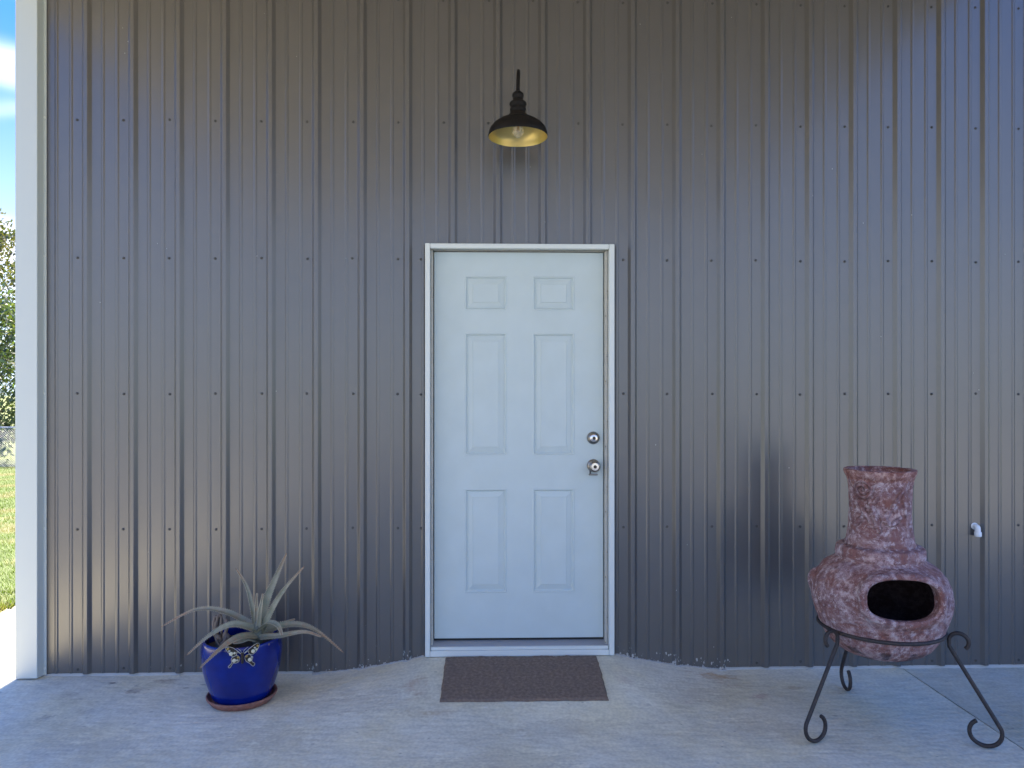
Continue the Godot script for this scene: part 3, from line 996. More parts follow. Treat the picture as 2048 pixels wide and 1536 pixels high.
func pot() -> void:
	var s := base("pot_saucer", POT, "round terracotta saucer under the blue flower pot", "saucer")
	var mb := MB.new()
	mb.lathe([Vector2(0.0, 0.0), Vector2(0.128, 0.0), Vector2(0.135, 0.003), Vector2(0.1535, 0.026), Vector2(0.1560, 0.032), Vector2(0.1545, 0.036), Vector2(0.1500, 0.0365), Vector2(0.1465, 0.033), Vector2(0.131, 0.012), Vector2(0.0, 0.011)], 72)
	put(mb, "dish", M.terracotta, s)
	var r := base("flower_pot", POT + Vector3(0, 0.0115, 0), "glossy cobalt blue glazed flower pot on a terracotta saucer", "flower pot")
	mb = MB.new()
	mb.lathe([Vector2(0.0, 0.0), Vector2(0.112, 0.0), Vector2(0.120, 0.004), Vector2(0.1270, 0.016), Vector2(0.1420, 0.050), Vector2(0.1580, 0.098), Vector2(0.1700, 0.150), Vector2(0.1765, 0.200), Vector2(0.1770, 0.240), Vector2(0.1735, 0.268), Vector2(0.1735, 0.276), Vector2(0.1710, 0.281), Vector2(0.1660, 0.283), Vector2(0.1600, 0.281), Vector2(0.1565, 0.276), Vector2(0.1570, 0.262), Vector2(0.1590, 0.230)], 96)
	put(mb, "glazed_body", M.blue_glaze, r)
	mb = MB.new()
	var w := noise(44, 30.0, 3)
	var prev := []
	for k in 13:
		var rad := 0.1585 * k / 12.0
		var row := []
		for q in 40:
			var a := TAU * q / 40
			row.append(mb.vert(Vector3(sin(a) * rad, 0.246 + 0.010 * w.get_noise_2d(sin(a) * rad, cos(a) * rad), cos(a) * rad), Vector3.UP))
		if k > 0:
			for q in 40: mb.quad(prev[q], prev[(q + 1) % 40], row[(q + 1) % 40], row[q])
		prev = row
	put(mb, "potting_soil", M.soil, r)

func aloe_leaf(path: Array, w0: float, face: Vector3, dry: float, teeth := true) -> MB:
	var mb := MB.new()
	var N := 26
	var p := curve(path, N)
	var gn := noise(int(w0 * 90000.0), 18.0, 2)
	var rings := []
	var edges := [[], []]
	for k in N + 1:
		var f := float(k) / N
		var tg: Vector3 = (p[mini(k + 1, N)] - p[maxi(k - 1, 0)]).normalized()
		var nn: Vector3 = (face - tg * face.dot(tg)).normalized()
		var sd := tg.cross(nn)
		var w := w0 * 0.5 * (1.0 + 0.12 * f) * pow(1.0 - f, 0.90) + 0.0010
		var th := w0 * 0.26 * pow(1.0 - f, 0.9) + 0.0009
		var dip := w * 0.55 * (0.3 + 0.7 * f)
		var g := Color(0.215, 0.235, 0.160).lerp(Color(0.30, 0.31, 0.23), 0.5 + 0.9 * gn.get_noise_1d(f * 1.6))
		var brown := clampf(ss(0.62, 1.0, f) * 0.9 + (dry + 0.12) * (0.40 + 0.9 * gn.get_noise_1d(f * 2.0 + 5.0) + 0.5 * f), 0.0, 1.0)
		g = g.lerp(Color(0.31, 0.195, 0.115), brown)
		if f > 0.965: g = Color(0.10, 0.05, 0.03)
		var row := []
		for q in 12:
			var u: float
			var v: float
			if q < 6:
				u = -1.0 + 2.0 * q / 5.0
				v = -dip * (1.0 - u * u)
			else:
				u = 1.0 - 2.0 * (q - 5.5) / 6.0
				v = -dip * (1.0 - u * u) - th * sqrt(maxf(0.0, 1.0 - u * u)) - 0.0004
			var off := sd * (u * w) + nn * v
			var nv: Vector3
			if q < 6: nv = (nn - sd * (u * 0.9)).normalized()
			else: nv = (-nn * sqrt(maxf(0.05, 1.0 - u * u)) + sd * u).normalized()
			row.append(mb.vert(p[k] + off, nv, Vector2(u, f), g))
		rings.append(row)
		edges[0].append([p[k] - sd * w, -sd, tg]); edges[1].append([p[k] + sd * w, sd, tg])
	for k in N:
		for q in 12:
			mb.quad(rings[k][q], rings[k + 1][q], rings[k + 1][(q + 1) % 12], rings[k][(q + 1) % 12])
	if teeth:
		for e in 2:
			for k in range(2, N - 1):
				for h in 2:
					var a: Array = edges[e][k]
					var b: Array = edges[e][k + 1]
					var c: Vector3 = a[0].lerp(b[0], h * 0.5)
					var sz := 0.0070 * (1.0 - 0.6 * float(k) / N)
					var tip: Vector3 = c + a[1] * sz + a[2] * sz * 0.5
					var up2: Vector3 = a[1].cross(a[2]).normalized() * 0.0009
					var col := Color(0.42, 0.38, 0.26)
					mb.flat_tri(c - a[2] * 0.0022 + up2, c + a[2] * 0.0022 + up2, tip, up2, col)
					mb.flat_tri(c - a[2] * 0.0022 - up2, c + a[2] * 0.0022 - up2, tip, -up2, col)
	return mb

func aloe() -> void:
	var o := Vector3(-1.085, 0.262, 0.315)
	var r := base("aloe_plant", o, "grey green aloe with long arching toothed leaves in blue pot", "plant")
	var view := Vector3(0.28, 0.32, 0.90).normalized()
	var L := [
		[[Vector3(-1.090, 0.300, 0.310), Vector3(-1.114, 0.421, 0.300), Vector3(-1.148, 0.516, 0.280), Vector3(-1.204, 0.593, 0.260)], 0.026, 0.1, 0.8],
		[[Vector3(-1.084, 0.300, 0.305), Vector3(-1.053, 0.443, 0.300), Vector3(-1.009, 0.560, 0.280), Vector3(-0.967, 0.665, 0.260)], 0.050, 0.05, 0.9],
		[[Vector3(-1.072, 0.300, 0.320), Vector3(-1.011, 0.429, 0.330), Vector3(-0.948, 0.525, 0.340), Vector3(-0.863, 0.621, 0.340)], 0.034, 0.05, 0.7],
		[[Vector3(-1.091, 0.320, 0.318), Vector3(-1.091, 0.401, 0.318), Vector3(-1.090, 0.446, 0.315), Vector3(-1.089, 0.493, 0.310)], 0.014, 0.5, 0.8],
		[[Vector3(-1.076, 0.320, 0.332), Vector3(-1.070, 0.407, 0.332), Vector3(-1.063, 0.451, 0.330), Vector3(-1.056, 0.495, 0.330)], 0.016, 0.15, 0.8],
		[[Vector3(-1.096, 0.325, 0.290), Vector3(-1.248, 0.387, 0.250), Vector3(-1.401, 0.394, 0.230), Vector3(-1.564, 0.312, 0.230)], 0.040, 0.35, 0.55],
		[[Vector3(-1.084, 0.330, 0.330), Vector3(-1.171, 0.373, 0.390), Vector3(-1.258, 0.338, 0.430), Vector3(-1.353, 0.255, 0.460)], 0.038, 0.1, 0.6],
		[[Vector3(-1.078, 0.305, 0.340), Vector3(-1.131, 0.328, 0.430), Vector3(-1.185, 0.302, 0.500), Vector3(-1.257, 0.233, 0.560)], 0.042, 0.75, 0.5],
		[[Vector3(-1.089, 0.310, 0.290), Vector3(-0.959, 0.330, 0.260), Vector3(-0.843, 0.304, 0.250), Vector3(-0.699, 0.192, 0.260)], 0.042, 0.4, 0.6],
		[[Vector3(-1.075, 0.298, 0.340), Vector3(-0.964, 0.316, 0.380), Vector3(-0.850, 0.338, 0.400), Vector3(-0.766, 0.316, 0.410)], 0.032, 0.45, 0.6],
		[[Vector3(-1.082, 0.330, 0.340), Vector3(-1.012, 0.381, 0.390), Vector3(-0.957, 0.374, 0.430), Vector3(-0.935, 0.337, 0.450)], 0.040, 0.05, 0.35],
		[[Vector3(-1.066, 0.285, 0.270), Vector3(-1.012, 0.310, 0.215), Vector3(-0.978, 0.321, 0.190), Vector3(-0.948, 0.330, 0.180)], 0.020, 0.7, 0.6],
		[[Vector3(-1.080, 0.292, 0.345), Vector3(-1.108, 0.306, 0.372), Vector3(-1.133, 0.297, 0.395), Vector3(-1.168, 0.290, 0.405)], 0.038, 0.2, 0.6]]
	for l in L:
		var pts := []
		for p in l[0]: pts.append(p - o)
		var out: Vector3 = pts[3] - pts[0]
		var side := Vector3(out.x, 0, out.z).normalized().cross(Vector3.UP)
		var tg: Vector3 = (pts[2] - pts[0]).normalized()
		var nat := side.cross(tg).normalized()
		if nat.y < 0: nat = -nat
		var face: Vector3 = nat.lerp(view, l[3]).normalized()
		put(aloe_leaf(pts, l[1] * 0.88, face, l[2]), "leaf", M.aloe_skin, r)
	# crown where the leaves meet, and the shrivelled coil of dead leaves beside it
	var mb := MB.new()
	mb.lathe([Vector2(0.018, -0.012), Vector2(0.024, 0.015), Vector2(0.025, 0.045), Vector2(0.017, 0.085), Vector2(0.0, 0.11)], 16, Vector3(0, 0, 0), Basis.IDENTITY, 1.0, Color(0.15, 0.16, 0.11))
	put(mb, "crown", M.aloe_skin, r)
	var bc := Color(0.115, 0.085, 0.068)
	var D := [
		[Vector3(-1.256, 0.258, 0.33), Vector3(-1.279, 0.335, 0.325), Vector3(-1.276, 0.385, 0.32), Vector3(-1.262, 0.375, 0.325), Vector3(-1.262, 0.315, 0.34)],
		[Vector3(-1.250, 0.258, 0.345), Vector3(-1.264, 0.330, 0.345), Vector3(-1.256, 0.392, 0.335), Vector3(-1.240, 0.380, 0.34), Vector3(-1.238, 0.300, 0.35)],
		[Vector3(-1.245, 0.260, 0.36), Vector3(-1.222, 0.300, 0.365), Vector3(-1.212, 0.345, 0.355), Vector3(-1.220, 0.378, 0.34), Vector3(-1.228, 0.350, 0.345)],
		[Vector3(-1.240, 0.256, 0.375), Vector3(-1.215, 0.288, 0.38), Vector3(-1.204, 0.318, 0.37), Vector3(-1.196, 0.300, 0.375), Vector3(-1.200, 0.260, 0.38)],
		[Vector3(-1.225, 0.256, 0.36), Vector3(-1.236, 0.300, 0.372), Vector3(-1.252, 0.312, 0.365), Vector3(-1.244, 0.286, 0.38), Vector3(-1.220, 0.266, 0.39)]]
	for d in D:
		var q := []
		for p in d: q.append(p - o)
		var c := curve(q, 22)
		var rr := []
		for k in c.size(): rr.append(lerpf(0.013, 0.0035, float(k) / c.size()) * (1.0 + 0.25 * sin(k * 1.9)))
		mb = MB.new()
		mb.tube(c, rr, 7, false, 0.0, bc * rng.randf_range(0.8, 1.5))
		put(mb, "dead_leaf", M.aloe_skin, r)
	for d in [[Vector3(-1.10, 0.262, 0.40), Vector3(-1.06, 0.272, 0.412), Vector3(-1.025, 0.278, 0.408), Vector3(-1.005, 0.285, 0.40)], [Vector3(-1.02, 0.262, 0.36), Vector3(-1.04, 0.276, 0.385), Vector3(-1.07, 0.270, 0.40), Vector3(-1.12, 0.268, 0.41)]]:
		var q := []
		for p in d: q.append(p - o)
		mb = MB.new()
		mb.tube(curve(q, 14), 0.0055, 6, false, 0.0, Color(0.24, 0.17, 0.125))
		put(mb, "dead_leaf", M.aloe_skin, r)

func butterfly() -> void:
	var ang := 0.33
	var rad := 0.1805
	var o := POT + Vector3(sin(ang) * rad, 0.264, cos(ang) * rad)
	var r := base("butterfly_ornament", o, "silver and gold metal butterfly ornament on front of blue pot", "ornament")
	r.rotation.y = ang
	var K := 8100.0
	var wings := [
		[[Vector2(705, 700), Vector2(600, 590), Vector2(400, 440), Vector2(215, 425), Vector2(190, 500), Vector2(260, 600), Vector2(340, 700), Vector2(430, 760), Vector2(540, 715), Vector2(570, 600)], [Vector2(365, 660), Vector2(260, 480), Vector2(310, 560), Vector2(480, 640)]],
		[[Vector2(790, 690), Vector2(1000, 520), Vector2(1230, 400), Vector2(1315, 440), Vector2(1290, 550), Vector2(1200, 690), Vector2(1065, 765), Vector2(955, 700), Vector2(945, 610)], [Vector2(1100, 650), Vector2(1250, 490), Vector2(1160, 540), Vector2(1210, 610)]],
		[[Vector2(650, 860), Vector2(610, 960), Vector2(520, 1000), Vector2(430, 1000), Vector2(330, 1150), Vector2(275, 1110), Vector2(385, 980), Vector2(370, 860), Vector2(410, 790), Vector2(540, 730), Vector2(640, 790)], [Vector2(465, 905), Vector2(600, 800), Vector2(575, 900)]],
		[[Vector2(825, 860), Vector2(870, 970), Vector2(980, 1060), Vector2(1100, 1185), Vector2(1160, 1110), Vector2(1060, 1000), Vector2(1095, 860), Vector2(1040, 810), Vector2(970, 740), Vector2(850, 770)], [Vector2(990, 935), Vector2(880, 790), Vector2(1060, 850)]]]
	var zr := func(x: float) -> float: return sqrt(maxf(0.0, rad * rad - x * x)) - rad + 0.006
	for w in wings:
		var pts := []
		for p in w[0]: pts.append(Vector3((p.x - 740) / K, -(p.y - 760) / K, zr.call((p.x - 740) / K)))
		var sm := []
		for k in pts.size():
			for h in 4:
				sm.append(pts[k].cubic_interpolate(pts[(k + 1) % pts.size()], pts[(k + pts.size() - 1) % pts.size()], pts[(k + 2) % pts.size()], h * 0.25))
		var mb := MB.new()
		mb.tube(sm, 0.0013, 7, true)
		var o1 := put(mb, "wing", M.silver, r)
		mb = MB.new()
		var c := Vector3.ZERO
		for p in sm: c += p / sm.size()
		for k in sm.size():
			mb.flat_tri(c + Vector3(0, 0, 0.0006), sm[k] + Vector3(0, 0, -0.0004), sm[(k + 1) % sm.size()] + Vector3(0, 0, -0.0004), Vector3(0, 0, 1))
			mb.flat_tri(c - Vector3(0, 0, 0.0018), sm[k] - Vector3(0, 0, 0.0016), sm[(k + 1) % sm.size()] - Vector3(0, 0, 0.0016), Vector3(0, 0, -1))
		put(mb, "wing_plate", M.dark_plate, o1)
		for k in w[1].size():
			var q: Vector2 = w[1][k]
			var x := (q.x - 740) / K
			var s := 0.0085 if k == 0 else 0.0052
			mb = MB.new()
			mb.lathe([Vector2(s, 0.0), Vector2(s, 0.0015), Vector2(s * 0.8, 0.0032), Vector2(s * 0.4, 0.0042), Vector2(0.0, 0.0045)], 18, Vector3(x, -(q.y - 760) / K, zr.call(x)), Basis(Vector3.RIGHT, PI / 2))
			put(mb, "cabochon", M.cabochon_cream if k % 3 == 0 else (M.cabochon_gold if k % 3 == 1 else M.silver), o1)
	var mb2 := MB.new()
	var bp := []
	var br := []
	for k in 12:
		bp.append(Vector3(0, 0.014 - 0.0043 * k, 0.007))
		br.append(0.0062 * (1.0 - 0.02 * k) * (1.0 + 0.2 * sin(k * 2.2)))
	mb2.tube(bp, br, 12)
	put(mb2, "body", M.dark_plate, r)
	mb2 = MB.new()
	for s in [-1.0, 1.0]:
		mb2.tube(curve([Vector3(0.002 * s, 0.013, 0.008), Vector3(0.010 * s, 0.026, 0.006), Vector3(0.024 * s, 0.036, 0.0035)], 8), 0.0009, 5)
	put(mb2, "antennae", M.silver, r)

# ---------------------------------------------------------------- chiminea
const CHIM := Vector3(1.646, 0, 0.654)
var prof_r := PackedFloat32Array()
var relief := []
var clay_n: FastNoiseLite
const MOUTH_A := -0.175

func chim_R(h: float) -> float:
	var x := (h - 0.28) / 0.002
	var k := clampi(int(x), 0, prof_r.size() - 2)
	return lerpf(prof_r[k], prof_r[k + 1], clampf(x - k, 0.0, 1.0))

func smin(a: float, b: float, k: float) -> float:
	var h := maxf(k - absf(a - b), 0.0) / k
	return minf(a, b) - h * h * k * 0.25

func relief_at(th: float, h: float) -> float:
	# raised decoration on the neck: a rose and leaves
	var x := th * 0.122
	var d := 0.0
	var rx := x + 0.1238
	var ry := h - 1.011
	var s := sqrt(rx * rx + ry * ry)
	if s < 0.052:
		d = 0.0125 * (1.0 - ss(0.034, 0.050, s)) * (0.62 + 0.38 * cos(s * TAU / 0.017 - atan2(ry, rx)))
	for q in relief:
		var a: Vector2 = q[0]
		var b: Vector2 = q[1]
		var p := Vector2(x, h)
		var t := clampf((p - a).dot(b - a) / (b - a).length_squared(), 0.0, 1.0)
		var l := p.distance_to(a.lerp(b, t))
		var w: float = q[2] * (0.55 + 0.9 * t * (1.0 - t) * 2.0)
		d = maxf(d, q[3] * (1.0 - ss(w * 0.35, w, l)))
	return d

func chim_sdf(p: Vector3) -> float:
	var rho := sqrt(p.x * p.x + p.z * p.z)
	var h := p.y
	var R := chim_R(h)
	var o := R
	if h > 0.79 and h < 1.06:
		o += relief_at(atan2(p.x, p.z), h)
	o += 0.0035 * clay_n.get_noise_3dv(p)
	var d := maxf((rho - o) * 0.85, maxf(0.314 - h, h - 1.092))
	# bump of the side decoration
	var q := p - Vector3(-0.228, 0.600, -0.102)
	d = smin(d, Vector3(q.x, q.y * 0.75, q.z).length() - 0.036, 0.018)
	# hood round the mouth
	var ca := cos(MOUTH_A)
	var sa := sin(MOUTH_A)
	var mx := p.x * ca - p.z * sa
	var mz := p.x * sa + p.z * ca
	var my := h - 0.604
	if mz > 0.0 and absf(mx) < 0.26 and absf(my) < 0.20:
		var e1 := (pow(pow(absf(mx) / 0.160, 2.6) + pow(absf(my) / 0.104, 2.6), 0.3846) - 1.0) * 0.104
		var hood := maxf(e1, mz - 0.278)
		hood = sqrt(pow(maxf(e1 + 0.018, 0.0), 2.0) + pow(maxf(mz - 0.260, 0.0), 2.0)) - 0.018 + 0.002 * clay_n.get_noise_3dv(p * 1.3)
		if mz < 0.12: hood = maxf(hood, 0.12 - mz)
		d = smin(d, hood, 0.030)
	# hollow
	var inner := (rho - (R - 0.024)) * 0.85
	if h < 0.34: inner = maxf(inner, 0.34 - h)
	d = maxf(d, -inner)
	if mz > 0.0:
		var e2 := (pow(pow(absf(mx) / 0.1330, 2.7) + pow(absf(my) / 0.0800, 2.7), 0.3704) - 1.0) * 0.080
		var cut := maxf(e2, 0.05 - mz)
		var k := 0.010
		var hh := maxf(k - absf(d + cut), 0.0) / k
		d = maxf(d, -cut) + hh * hh * k * 0.25
	return d

func chiminea() -> void:
	var P := [[0.28, 0.03], [0.308, 0.100], [0.318, 0.135], [0.338, 0.174], [0.364, 0.203], [0.40, 0.226], [0.43, 0.2395], [0.47, 0.254], [0.52, 0.269], [0.56, 0.273], [0.61, 0.265], [0.65, 0.248], [0.685, 0.221], [0.704, 0.191], [0.712, 0.175], [0.719, 0.170], [0.724, 0.174], [0.732, 0.176], [0.761, 0.172], [0.769, 0.167], [0.772, 0.150], [0.775, 0.137], [0.80, 0.131], [0.85, 0.124], [0.90, 0.121], [0.96, 0.120], [1.02, 0.124], [1.052, 0.129], [1.062, 0.134], [1.072, 0.139], [1.084, 0.1425], [1.10, 0.141]]
	var k := 0
	for s in 411:
		var h := 0.28 + s * 0.002
		while k < P.size() - 2 and h > P[k + 1][0]: k += 1
		prof_r.append(lerpf(P[k][1], P[k + 1][1], clampf((h - P[k][0]) / (P[k + 1][0] - P[k][0]), 0, 1)))
	for it in 1:
		var c := prof_r.duplicate()
		for s in range(1, 410): prof_r[s] = (c[s - 1] + 2.0 * c[s] + c[s + 1]) * 0.25
	clay_n = noise(88, 14.0, 3)
	var T := [[-0.791, 0.965, -0.478, 0.847, 0.017, 0.007], [-0.791, 0.962, -0.57, 0.885, 0.008, 0.010], [-1.246, 0.965, -0.62, 0.862, 0.014, 0.006], [0.40, 1.046, 0.038, 0.977, 0.010, 0.007], [0.038, 0.977, -0.168, 0.932, 0.012, 0.007], [-0.168, 0.932, -0.407, 0.892, 0.014, 0.008], [-0.42, 0.905, -0.168, 0.872, 0.014, 0.008], [-0.168, 0.872, 0.2, 0.903, 0.013, 0.007], [-1.04, 0.90, -1.30, 0.862, 0.016, 0.006], [0.30, 1.001, 0.40, 0.90, 0.010, 0.006], [-0.55, 0.985, -0.70, 0.955, 0.012, 0.007]]
	for q in T: relief.append([Vector2(q[0] * 0.122, q[1]), Vector2(q[2] * 0.122, q[3]), q[4], q[5] * 1.5])
	var CS := 0.0062
	var lo := Vector3(-0.32, 0.285, -0.30)
	var nx := 104
	var ny := 132
	var nz := 100
	var F := PackedFloat32Array()
	F.resize((nx + 1) * (ny + 1) * (nz + 1))
	F.fill(9.0)
	var sx := 1
	var sy := nx + 1
	var sz := (nx + 1) * (ny + 1)
	var blocks := []
	var B := 4
	for bz in nz / B:
		for by in ny / B:
			for bx in nx / B:
				var c := lo + Vector3(bx + 0.5, by + 0.5, bz + 0.5) * (B * CS)
				if absf(chim_sdf(c)) < B * CS * 0.87 + 0.012: blocks.append([bx * B, by * B, bz * B])
	for b in blocks:
		for z in B + 1:
			for y in B + 1:
				for x in B + 1:
					var id: int = (b[0] + x) + (b[1] + y) * sy + (b[2] + z) * sz
					if F[id] > 8.0:
						F[id] = chim_sdf(lo + Vector3(b[0] + x, b[1] + y, b[2] + z) * CS)
	var vid := PackedInt32Array()
	vid.resize(F.size())
	vid.fill(-1)
	var mb := MB.new()
	var corner := [0, sx, sy, sx + sy, sz, sx + sz, sy + sz, sx + sy + sz]
	var cv := [Vector3(0, 0, 0), Vector3(1, 0, 0), Vector3(0, 1, 0), Vector3(1, 1, 0), Vector3(0, 0, 1), Vector3(1, 0, 1), Vector3(0, 1, 1), Vector3(1, 1, 1)]
	var ed := [[0, 1], [2, 3], [4, 5], [6, 7], [0, 2], [1, 3], [4, 6], [5, 7], [0, 4], [1, 5], [2, 6], [3, 7]]
	var tone := noise(89, 5.0, 3)
	for b in blocks:
		for z in B:
			for y in B:
				for x in B:
					var id: int = (b[0] + x) + (b[1] + y) * sy + (b[2] + z) * sz
					var neg := 0
					for q in 8:
						if F[id + corner[q]] < 0.0: neg += 1
					if neg == 0 or neg == 8: continue
					var s := Vector3.ZERO
					var m := 0
					for e in ed:
						var a: float = F[id + corner[e[0]]]
						var d: float = F[id + corner[e[1]]]
						if (a < 0.0) != (d < 0.0):
							s += cv[e[0]].lerp(cv[e[1]], a / (a - d)); m += 1
					var p := lo + (Vector3(b[0] + x, b[1] + y, b[2] + z) + s / m) * CS
					var g := Vector3(0, 0, 0)
					var h := 0.003
					var f0 := chim_sdf(p)
					g = Vector3(chim_sdf(p + Vector3(h, 0, 0)) - f0, chim_sdf(p + Vector3(0, h, 0)) - f0, chim_sdf(p + Vector3(0, 0, h)) - f0).normalized()
					# colour of the clay itself: soot on the inside, rubbed bare orange, lime on raised work
					var rho := Vector2(p.x, p.z).length()
					var col := Color(1, 1, 1)
					var tn := tone.get_noise_3dv(p)
					if rho < chim_R(p.y) - 0.016 and Vector2(g.x, g.z).dot(Vector2(p.x, p.z)) < 0.0 and p.y < 1.05:
						col = Color(0.16, 0.13, 0.13)
					else:
						col = Color(1.0, 0.98, 0.97).lerp(Color(1.12, 0.88, 0.80), ss(0.05, 0.45, tn))
						col = col.lerp(Color(1.12, 1.18, 1.28), ss(0.10, 0.5, -tn))
						var rl := 0.0
						if p.y > 0.8 and p.y < 1.055: rl = relief_at(atan2(p.x, p.z), p.y)
						if rl > 0.0008:
							col = Color(0.62, 0.55, 0.54).lerp(Color(1.95, 2.15, 2.2), ss(0.0045, 0.0105, rl))
						if p.y < 0.375: col = col.lerp(Color(0.22, 0.2, 0.2), ss(0.0, 0.35, tone.get_noise_3dv(p * 2.4 + Vector3(4, 0, 0)) + 0.1) * 0.85)
						if p.y > 1.045: col = col.lerp(Color(1.15, 0.72, 0.55), 0.6)
					vid[id] = mb.vert(p, g, Vector2.ZERO, col)
	var axes := [[sx, sy, sz], [sy, sx, sz], [sz, sx, sy]]
	for b in blocks:
		for z in B:
			for y in B:
				for x in B:
					var id: int = (b[0] + x) + (b[1] + y) * sy + (b[2] + z) * sz
					for a in axes:
						if (F[id] < 0.0) != (F[id + a[0]] < 0.0):
							if id - a[1] - a[2] < 0: continue
							var q0 := vid[id]
							var q1 := vid[id - a[1]]
							var q2 := vid[id - a[1] - a[2]]
							var q3 := vid[id - a[2]]
							if q0 >= 0 and q1 >= 0 and q2 >= 0 and q3 >= 0: mb.quad(q0, q1, q2, q3)
	var r := base("chiminea", CHIM, "weathered red clay chiminea with oval mouth and relief on its neck", "chiminea")
	put(mb, "clay_body", M.clay, r)

func iron_stand() -> void:
	var r := base("iron_stand", CHIM, "dark wrought iron tripod stand with scrolled legs holding the chiminea", "stand")
	var mb := MB.new()
	var ring := []
	var RH := 0.428
	for k in 72:
		var a := TAU * k / 72
		ring.append(Vector3(sin(a) * 0.2425, RH, cos(a) * 0.2425))
	mb.tube(ring, 0.0080, 8, true, 0.5)
	put(mb, "ring", M.iron, r)
	for f in [Vector2(1.3036, 0.8075), Vector2(1.9572, 0.8666), Vector2(1.6765, 0.2893)]:
		var d: Vector2 = f - Vector2(CHIM.x, CHIM.z)
		var R := d.length()
		d = d / R
		# scroll in the upright plane through the leg, r outwards and h up
		var pl := []
		var bc := Vector2(R, 0.0685)       # centre of the foot scroll
		var br := 0.0575
		for k in 23:                       # from the free end on the inside, under, and up the outside
			var a := deg_to_rad(lerpf(128.0, 380.0, k / 22.0))
			var q := br * lerpf(0.80, 1.0, minf(1.0, k / 8.0))
			pl.append(bc + Vector2(cos(a), sin(a)) * q)
		var hc := Vector2(0.2890, 0.408)    # centre of the top hook
		var hr := 0.036
		pl.append(Vector2(0.2545, 0.385))
		for k in 17:
			var a := deg_to_rad(lerpf(172.0, -48.0, k / 16.0))
			pl.append(hc + Vector2(cos(a), sin(a)) * hr * lerpf(1.0, 0.9, k / 16.0))
		var path := []
		for p in pl: path.append(Vector3(d.x * p.x, p.y, d.y * p.x))
		mb = MB.new()
		mb.tube(path, 0.0080, 8, false, 0.55)
		put(mb, "leg", M.iron, r)

# ---------------------------------------------------------------- yard on the left
func tree(called: String, at: Vector3, h: float, crown_lo: float, rad: float, clumps: int, per: int, leaf: float, cols: Array, label: String, sd: int, spread := 0.5) -> void:
	var r := base(called, at, label, "tree", "trees beyond the fence")
	var q := RandomNumberGenerator.new()
	q.seed = sd
	var mb := MB.new()
	var tp := []
	var tr := []
	for k in 9:
		var f := k / 8.0
		tp.append(Vector3(sin(f * 3.0 + sd) * 0.15 * f, f * h * 0.86 - 0.2, cos(f * 2.3 + sd) * 0.15 * f))
		tr.append(lerpf(h * 0.022, 0.012, f))
	mb.tube(tp, tr, 8)
	var tips := []
	for k in clumps:
		var f := lerpf(crown_lo, 0.98, pow(q.randf(), 0.8))
		var y := f * h
		var s := sin(PI * clampf((f - crown_lo) / (1.0 - crown_lo) * 0.85 + 0.12, 0, 1))
		var a := q.randf() * TAU
		var rr := rad * s * sqrt(q.randf_range(0.08, 1.0))
		tips.append(Vector3(cos(a) * rr, y, sin(a) * rr))
	for k in mini(clumps, 70):
		var tipp: Vector3 = tips[k]
		var f0 := clampf((tipp.y / h - 0.25), 0.08, 0.8)
		var st := Vector3(sin(f0 * 3.4 + sd) * 0.1, f0 * h * 0.86, 0)
		mb.tube([st, st.lerp(tipp, 0.5) + Vector3(0, 0.04 * h, 0), tipp], [0.010 * h * 0.4, 0.012, 0.005], 5)
	put(mb, "trunk", M.bark, r)
	mb = MB.new()
	for tpos in tips:
		for j in per:
			var o: Vector3 = tpos + Vector3(q.randfn(), q.randfn() * 0.75, q.randfn()) * spread
			var a := Vector3(q.randf_range(-1, 1), q.randf_range(-1, 1), q.randf_range(-1, 1)).normalized()
			var b := a.cross(Vector3(q.randf_range(-1, 1), q.randf_range(-1, 1), q.randf_range(-1, 1))).normalized()
			var s := leaf * q.randf_range(0.6, 1.3)
			var nn := a.cross(b).normalized()
			if nn.y < 0: nn = -nn
			var c: Color = cols[q.randi() % cols.size()] * q.randf_range(0.75, 1.25)
			var v0 := mb.vert(o - a * s, nn, Vector2.ZERO, c)
			var v1 := mb.vert(o + b * s * 0.45, nn, Vector2.ZERO, c)
			var v2 := mb.vert(o + a * s, nn, Vector2.ZERO, c)
			var v3 := mb.vert(o - b * s * 0.45, nn, Vector2.ZERO, c)
			mb.quad(v0, v1, v2, v3)
	put(mb, "crown", M.leaves, r)

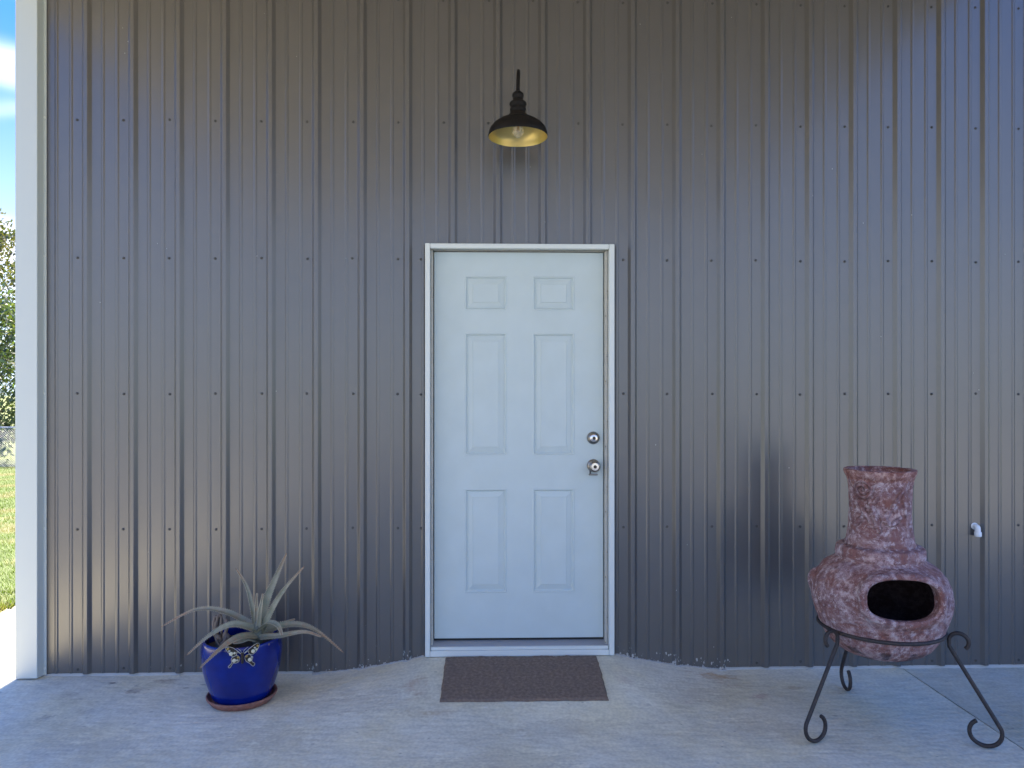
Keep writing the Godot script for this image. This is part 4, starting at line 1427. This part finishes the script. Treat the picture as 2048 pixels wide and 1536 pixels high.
func yard() -> void:
	# chain link fence across the back of the lawn
	var fz := -18.5
	var fx0 := -26.0
	var fx1 := -8.0
	var fh := 1.22
	var r := base("chain_link_fence", Vector3(fx0, ground_y(fx0, fz), fz), "galvanised chain link fence across the far edge of lawn", "fence")
	var mb := MB.new()
	for k in 7:
		mb = MB.new()
		mb.tube([Vector3(k * 3.0, -0.1, 0.0), Vector3(k * 3.0, fh + 0.02, 0.0)], 0.03, 10)
		put(mb, "post", M.galvanised, r)
	mb = MB.new()
	mb.tube([Vector3(0, fh, 0.0), Vector3(fx1 - fx0, fh, 0.0)], 0.022, 10)
	put(mb, "top_rail", M.galvanised, r)
	mb = MB.new()
	var st := 0.07
	var n := int((fx1 - fx0) / st)
	for k in n:
		for s in [-1.0, 1.0]:
			var xa := k * st
			var xb: float = xa + s * fh
			if xb < 0.0 or xb > fx1 - fx0: continue
			mb.tube([Vector3(xa, 0.02, 0.035 + 0.003 * s), Vector3(xb, fh, 0.035 + 0.003 * s)], 0.0042, 3)
	put(mb, "wire_mesh", M.galvanised, r).set_meta("kind", "stuff")
	# trees and scrub behind it
	var gA := [Color(0.115, 0.145, 0.06), Color(0.15, 0.18, 0.085), Color(0.20, 0.22, 0.115), Color(0.09, 0.11, 0.05)]
	var gB := [Color(0.14, 0.135, 0.06), Color(0.17, 0.13, 0.07), Color(0.12, 0.13, 0.055), Color(0.20, 0.17, 0.08)]
	tree("shade_tree", Vector3(-20.2, ground_y(-20, -26), -25.5), 9.6, 0.30, 3.6, 170, 60, 0.10, gB, "tall thin leaved tree with bare branches showing against the sky", 3, 0.34)
	tree("leafy_tree", Vector3(-17.0, ground_y(-17, -22), -21.5), 5.6, 0.05, 2.6, 150, 62, 0.095, gA, "dense low green tree right behind chain link fence", 8, 0.38)
	tree("leafy_tree", Vector3(-21.8, ground_y(-22, -23), -22.5), 5.2, 0.05, 2.7, 150, 100, 0.11, gA, "low bushy tree behind the fence at the picture's left edge", 14, 0.40)
	# grass: too many blades to count
	var tuft := MB.new()
	for k in 7:
		var a := k * 2.4
		var d := Vector3(cos(a), 0, sin(a))
		var sd := Vector3(-d.z, 0, d.x) * 0.0045
		var b := d * 0.012 * (k % 3)
		var m := b + d * 0.016 + Vector3(0, 0.035, 0)
		var tp := b + d * (0.030 + 0.006 * (k % 4)) + Vector3(0, 0.052 + 0.008 * (k % 3), 0)
		var nn := (Vector3.UP * 0.8 + d * -0.4).normalized()
		var v0 := tuft.vert(b - sd, nn)
		var v1 := tuft.vert(b + sd, nn)
		var v2 := tuft.vert(m + sd * 0.8, nn)
		var v3 := tuft.vert(m - sd * 0.8, nn)
		var v4 := tuft.vert(tp, nn)
		tuft.quad(v0, v1, v2, v3)
		tuft.tri(v3, v2, v4)
	var mm := MultiMesh.new()
	mm.transform_format = MultiMesh.TRANSFORM_3D
	mm.use_colors = true
	mm.mesh = tuft.mesh()
	var q := RandomNumberGenerator.new()
	q.seed = 500
	var patch := noise(501, 0.9, 4)
	var list := []
	var tries := 0
	while list.size() < 90000 and tries < 400000:
		tries += 1
		var Z := sqrt(q.randf_range(4.6 * 4.6, 22.5 * 22.5))
		if q.randf() < 0.35: Z = q.randf_range(4.6, 9.0)
		var x := q.randf_range(-0.86, -0.56) * Z
		var z := 3.76 - Z
		if x > -3.21 and z < 6.4: continue
		list.append(Vector3(x, ground_y(x, z), z))
	mm.instance_count = list.size()
	for k in list.size():
		var p: Vector3 = list[k]
		var s := q.randf_range(0.6, 1.25)
		mm.set_instance_transform(k, Transform3D(Basis(Vector3.UP, q.randf() * TAU).scaled(Vector3(s * 1.3, s * q.randf_range(0.6, 1.1), s * 1.3)), p))
		var dr := ss(-0.05, 0.45, patch.get_noise_2d(p.x, p.z) + q.randf_range(-0.15, 0.15))
		var c := Color(0.115, 0.185, 0.03).lerp(Color(0.21, 0.205, 0.07), dr) * q.randf_range(0.75, 1.3)
		mm.set_instance_color(k, c)
	var o := MultiMeshInstance3D.new()
	o.name = "grass"
	o.multimesh = mm
	o.material_override = M.grass
	add_child(o)
	tag(o, "short sunlit green and yellow lawn grass left of the building", "grass", "", "stuff")
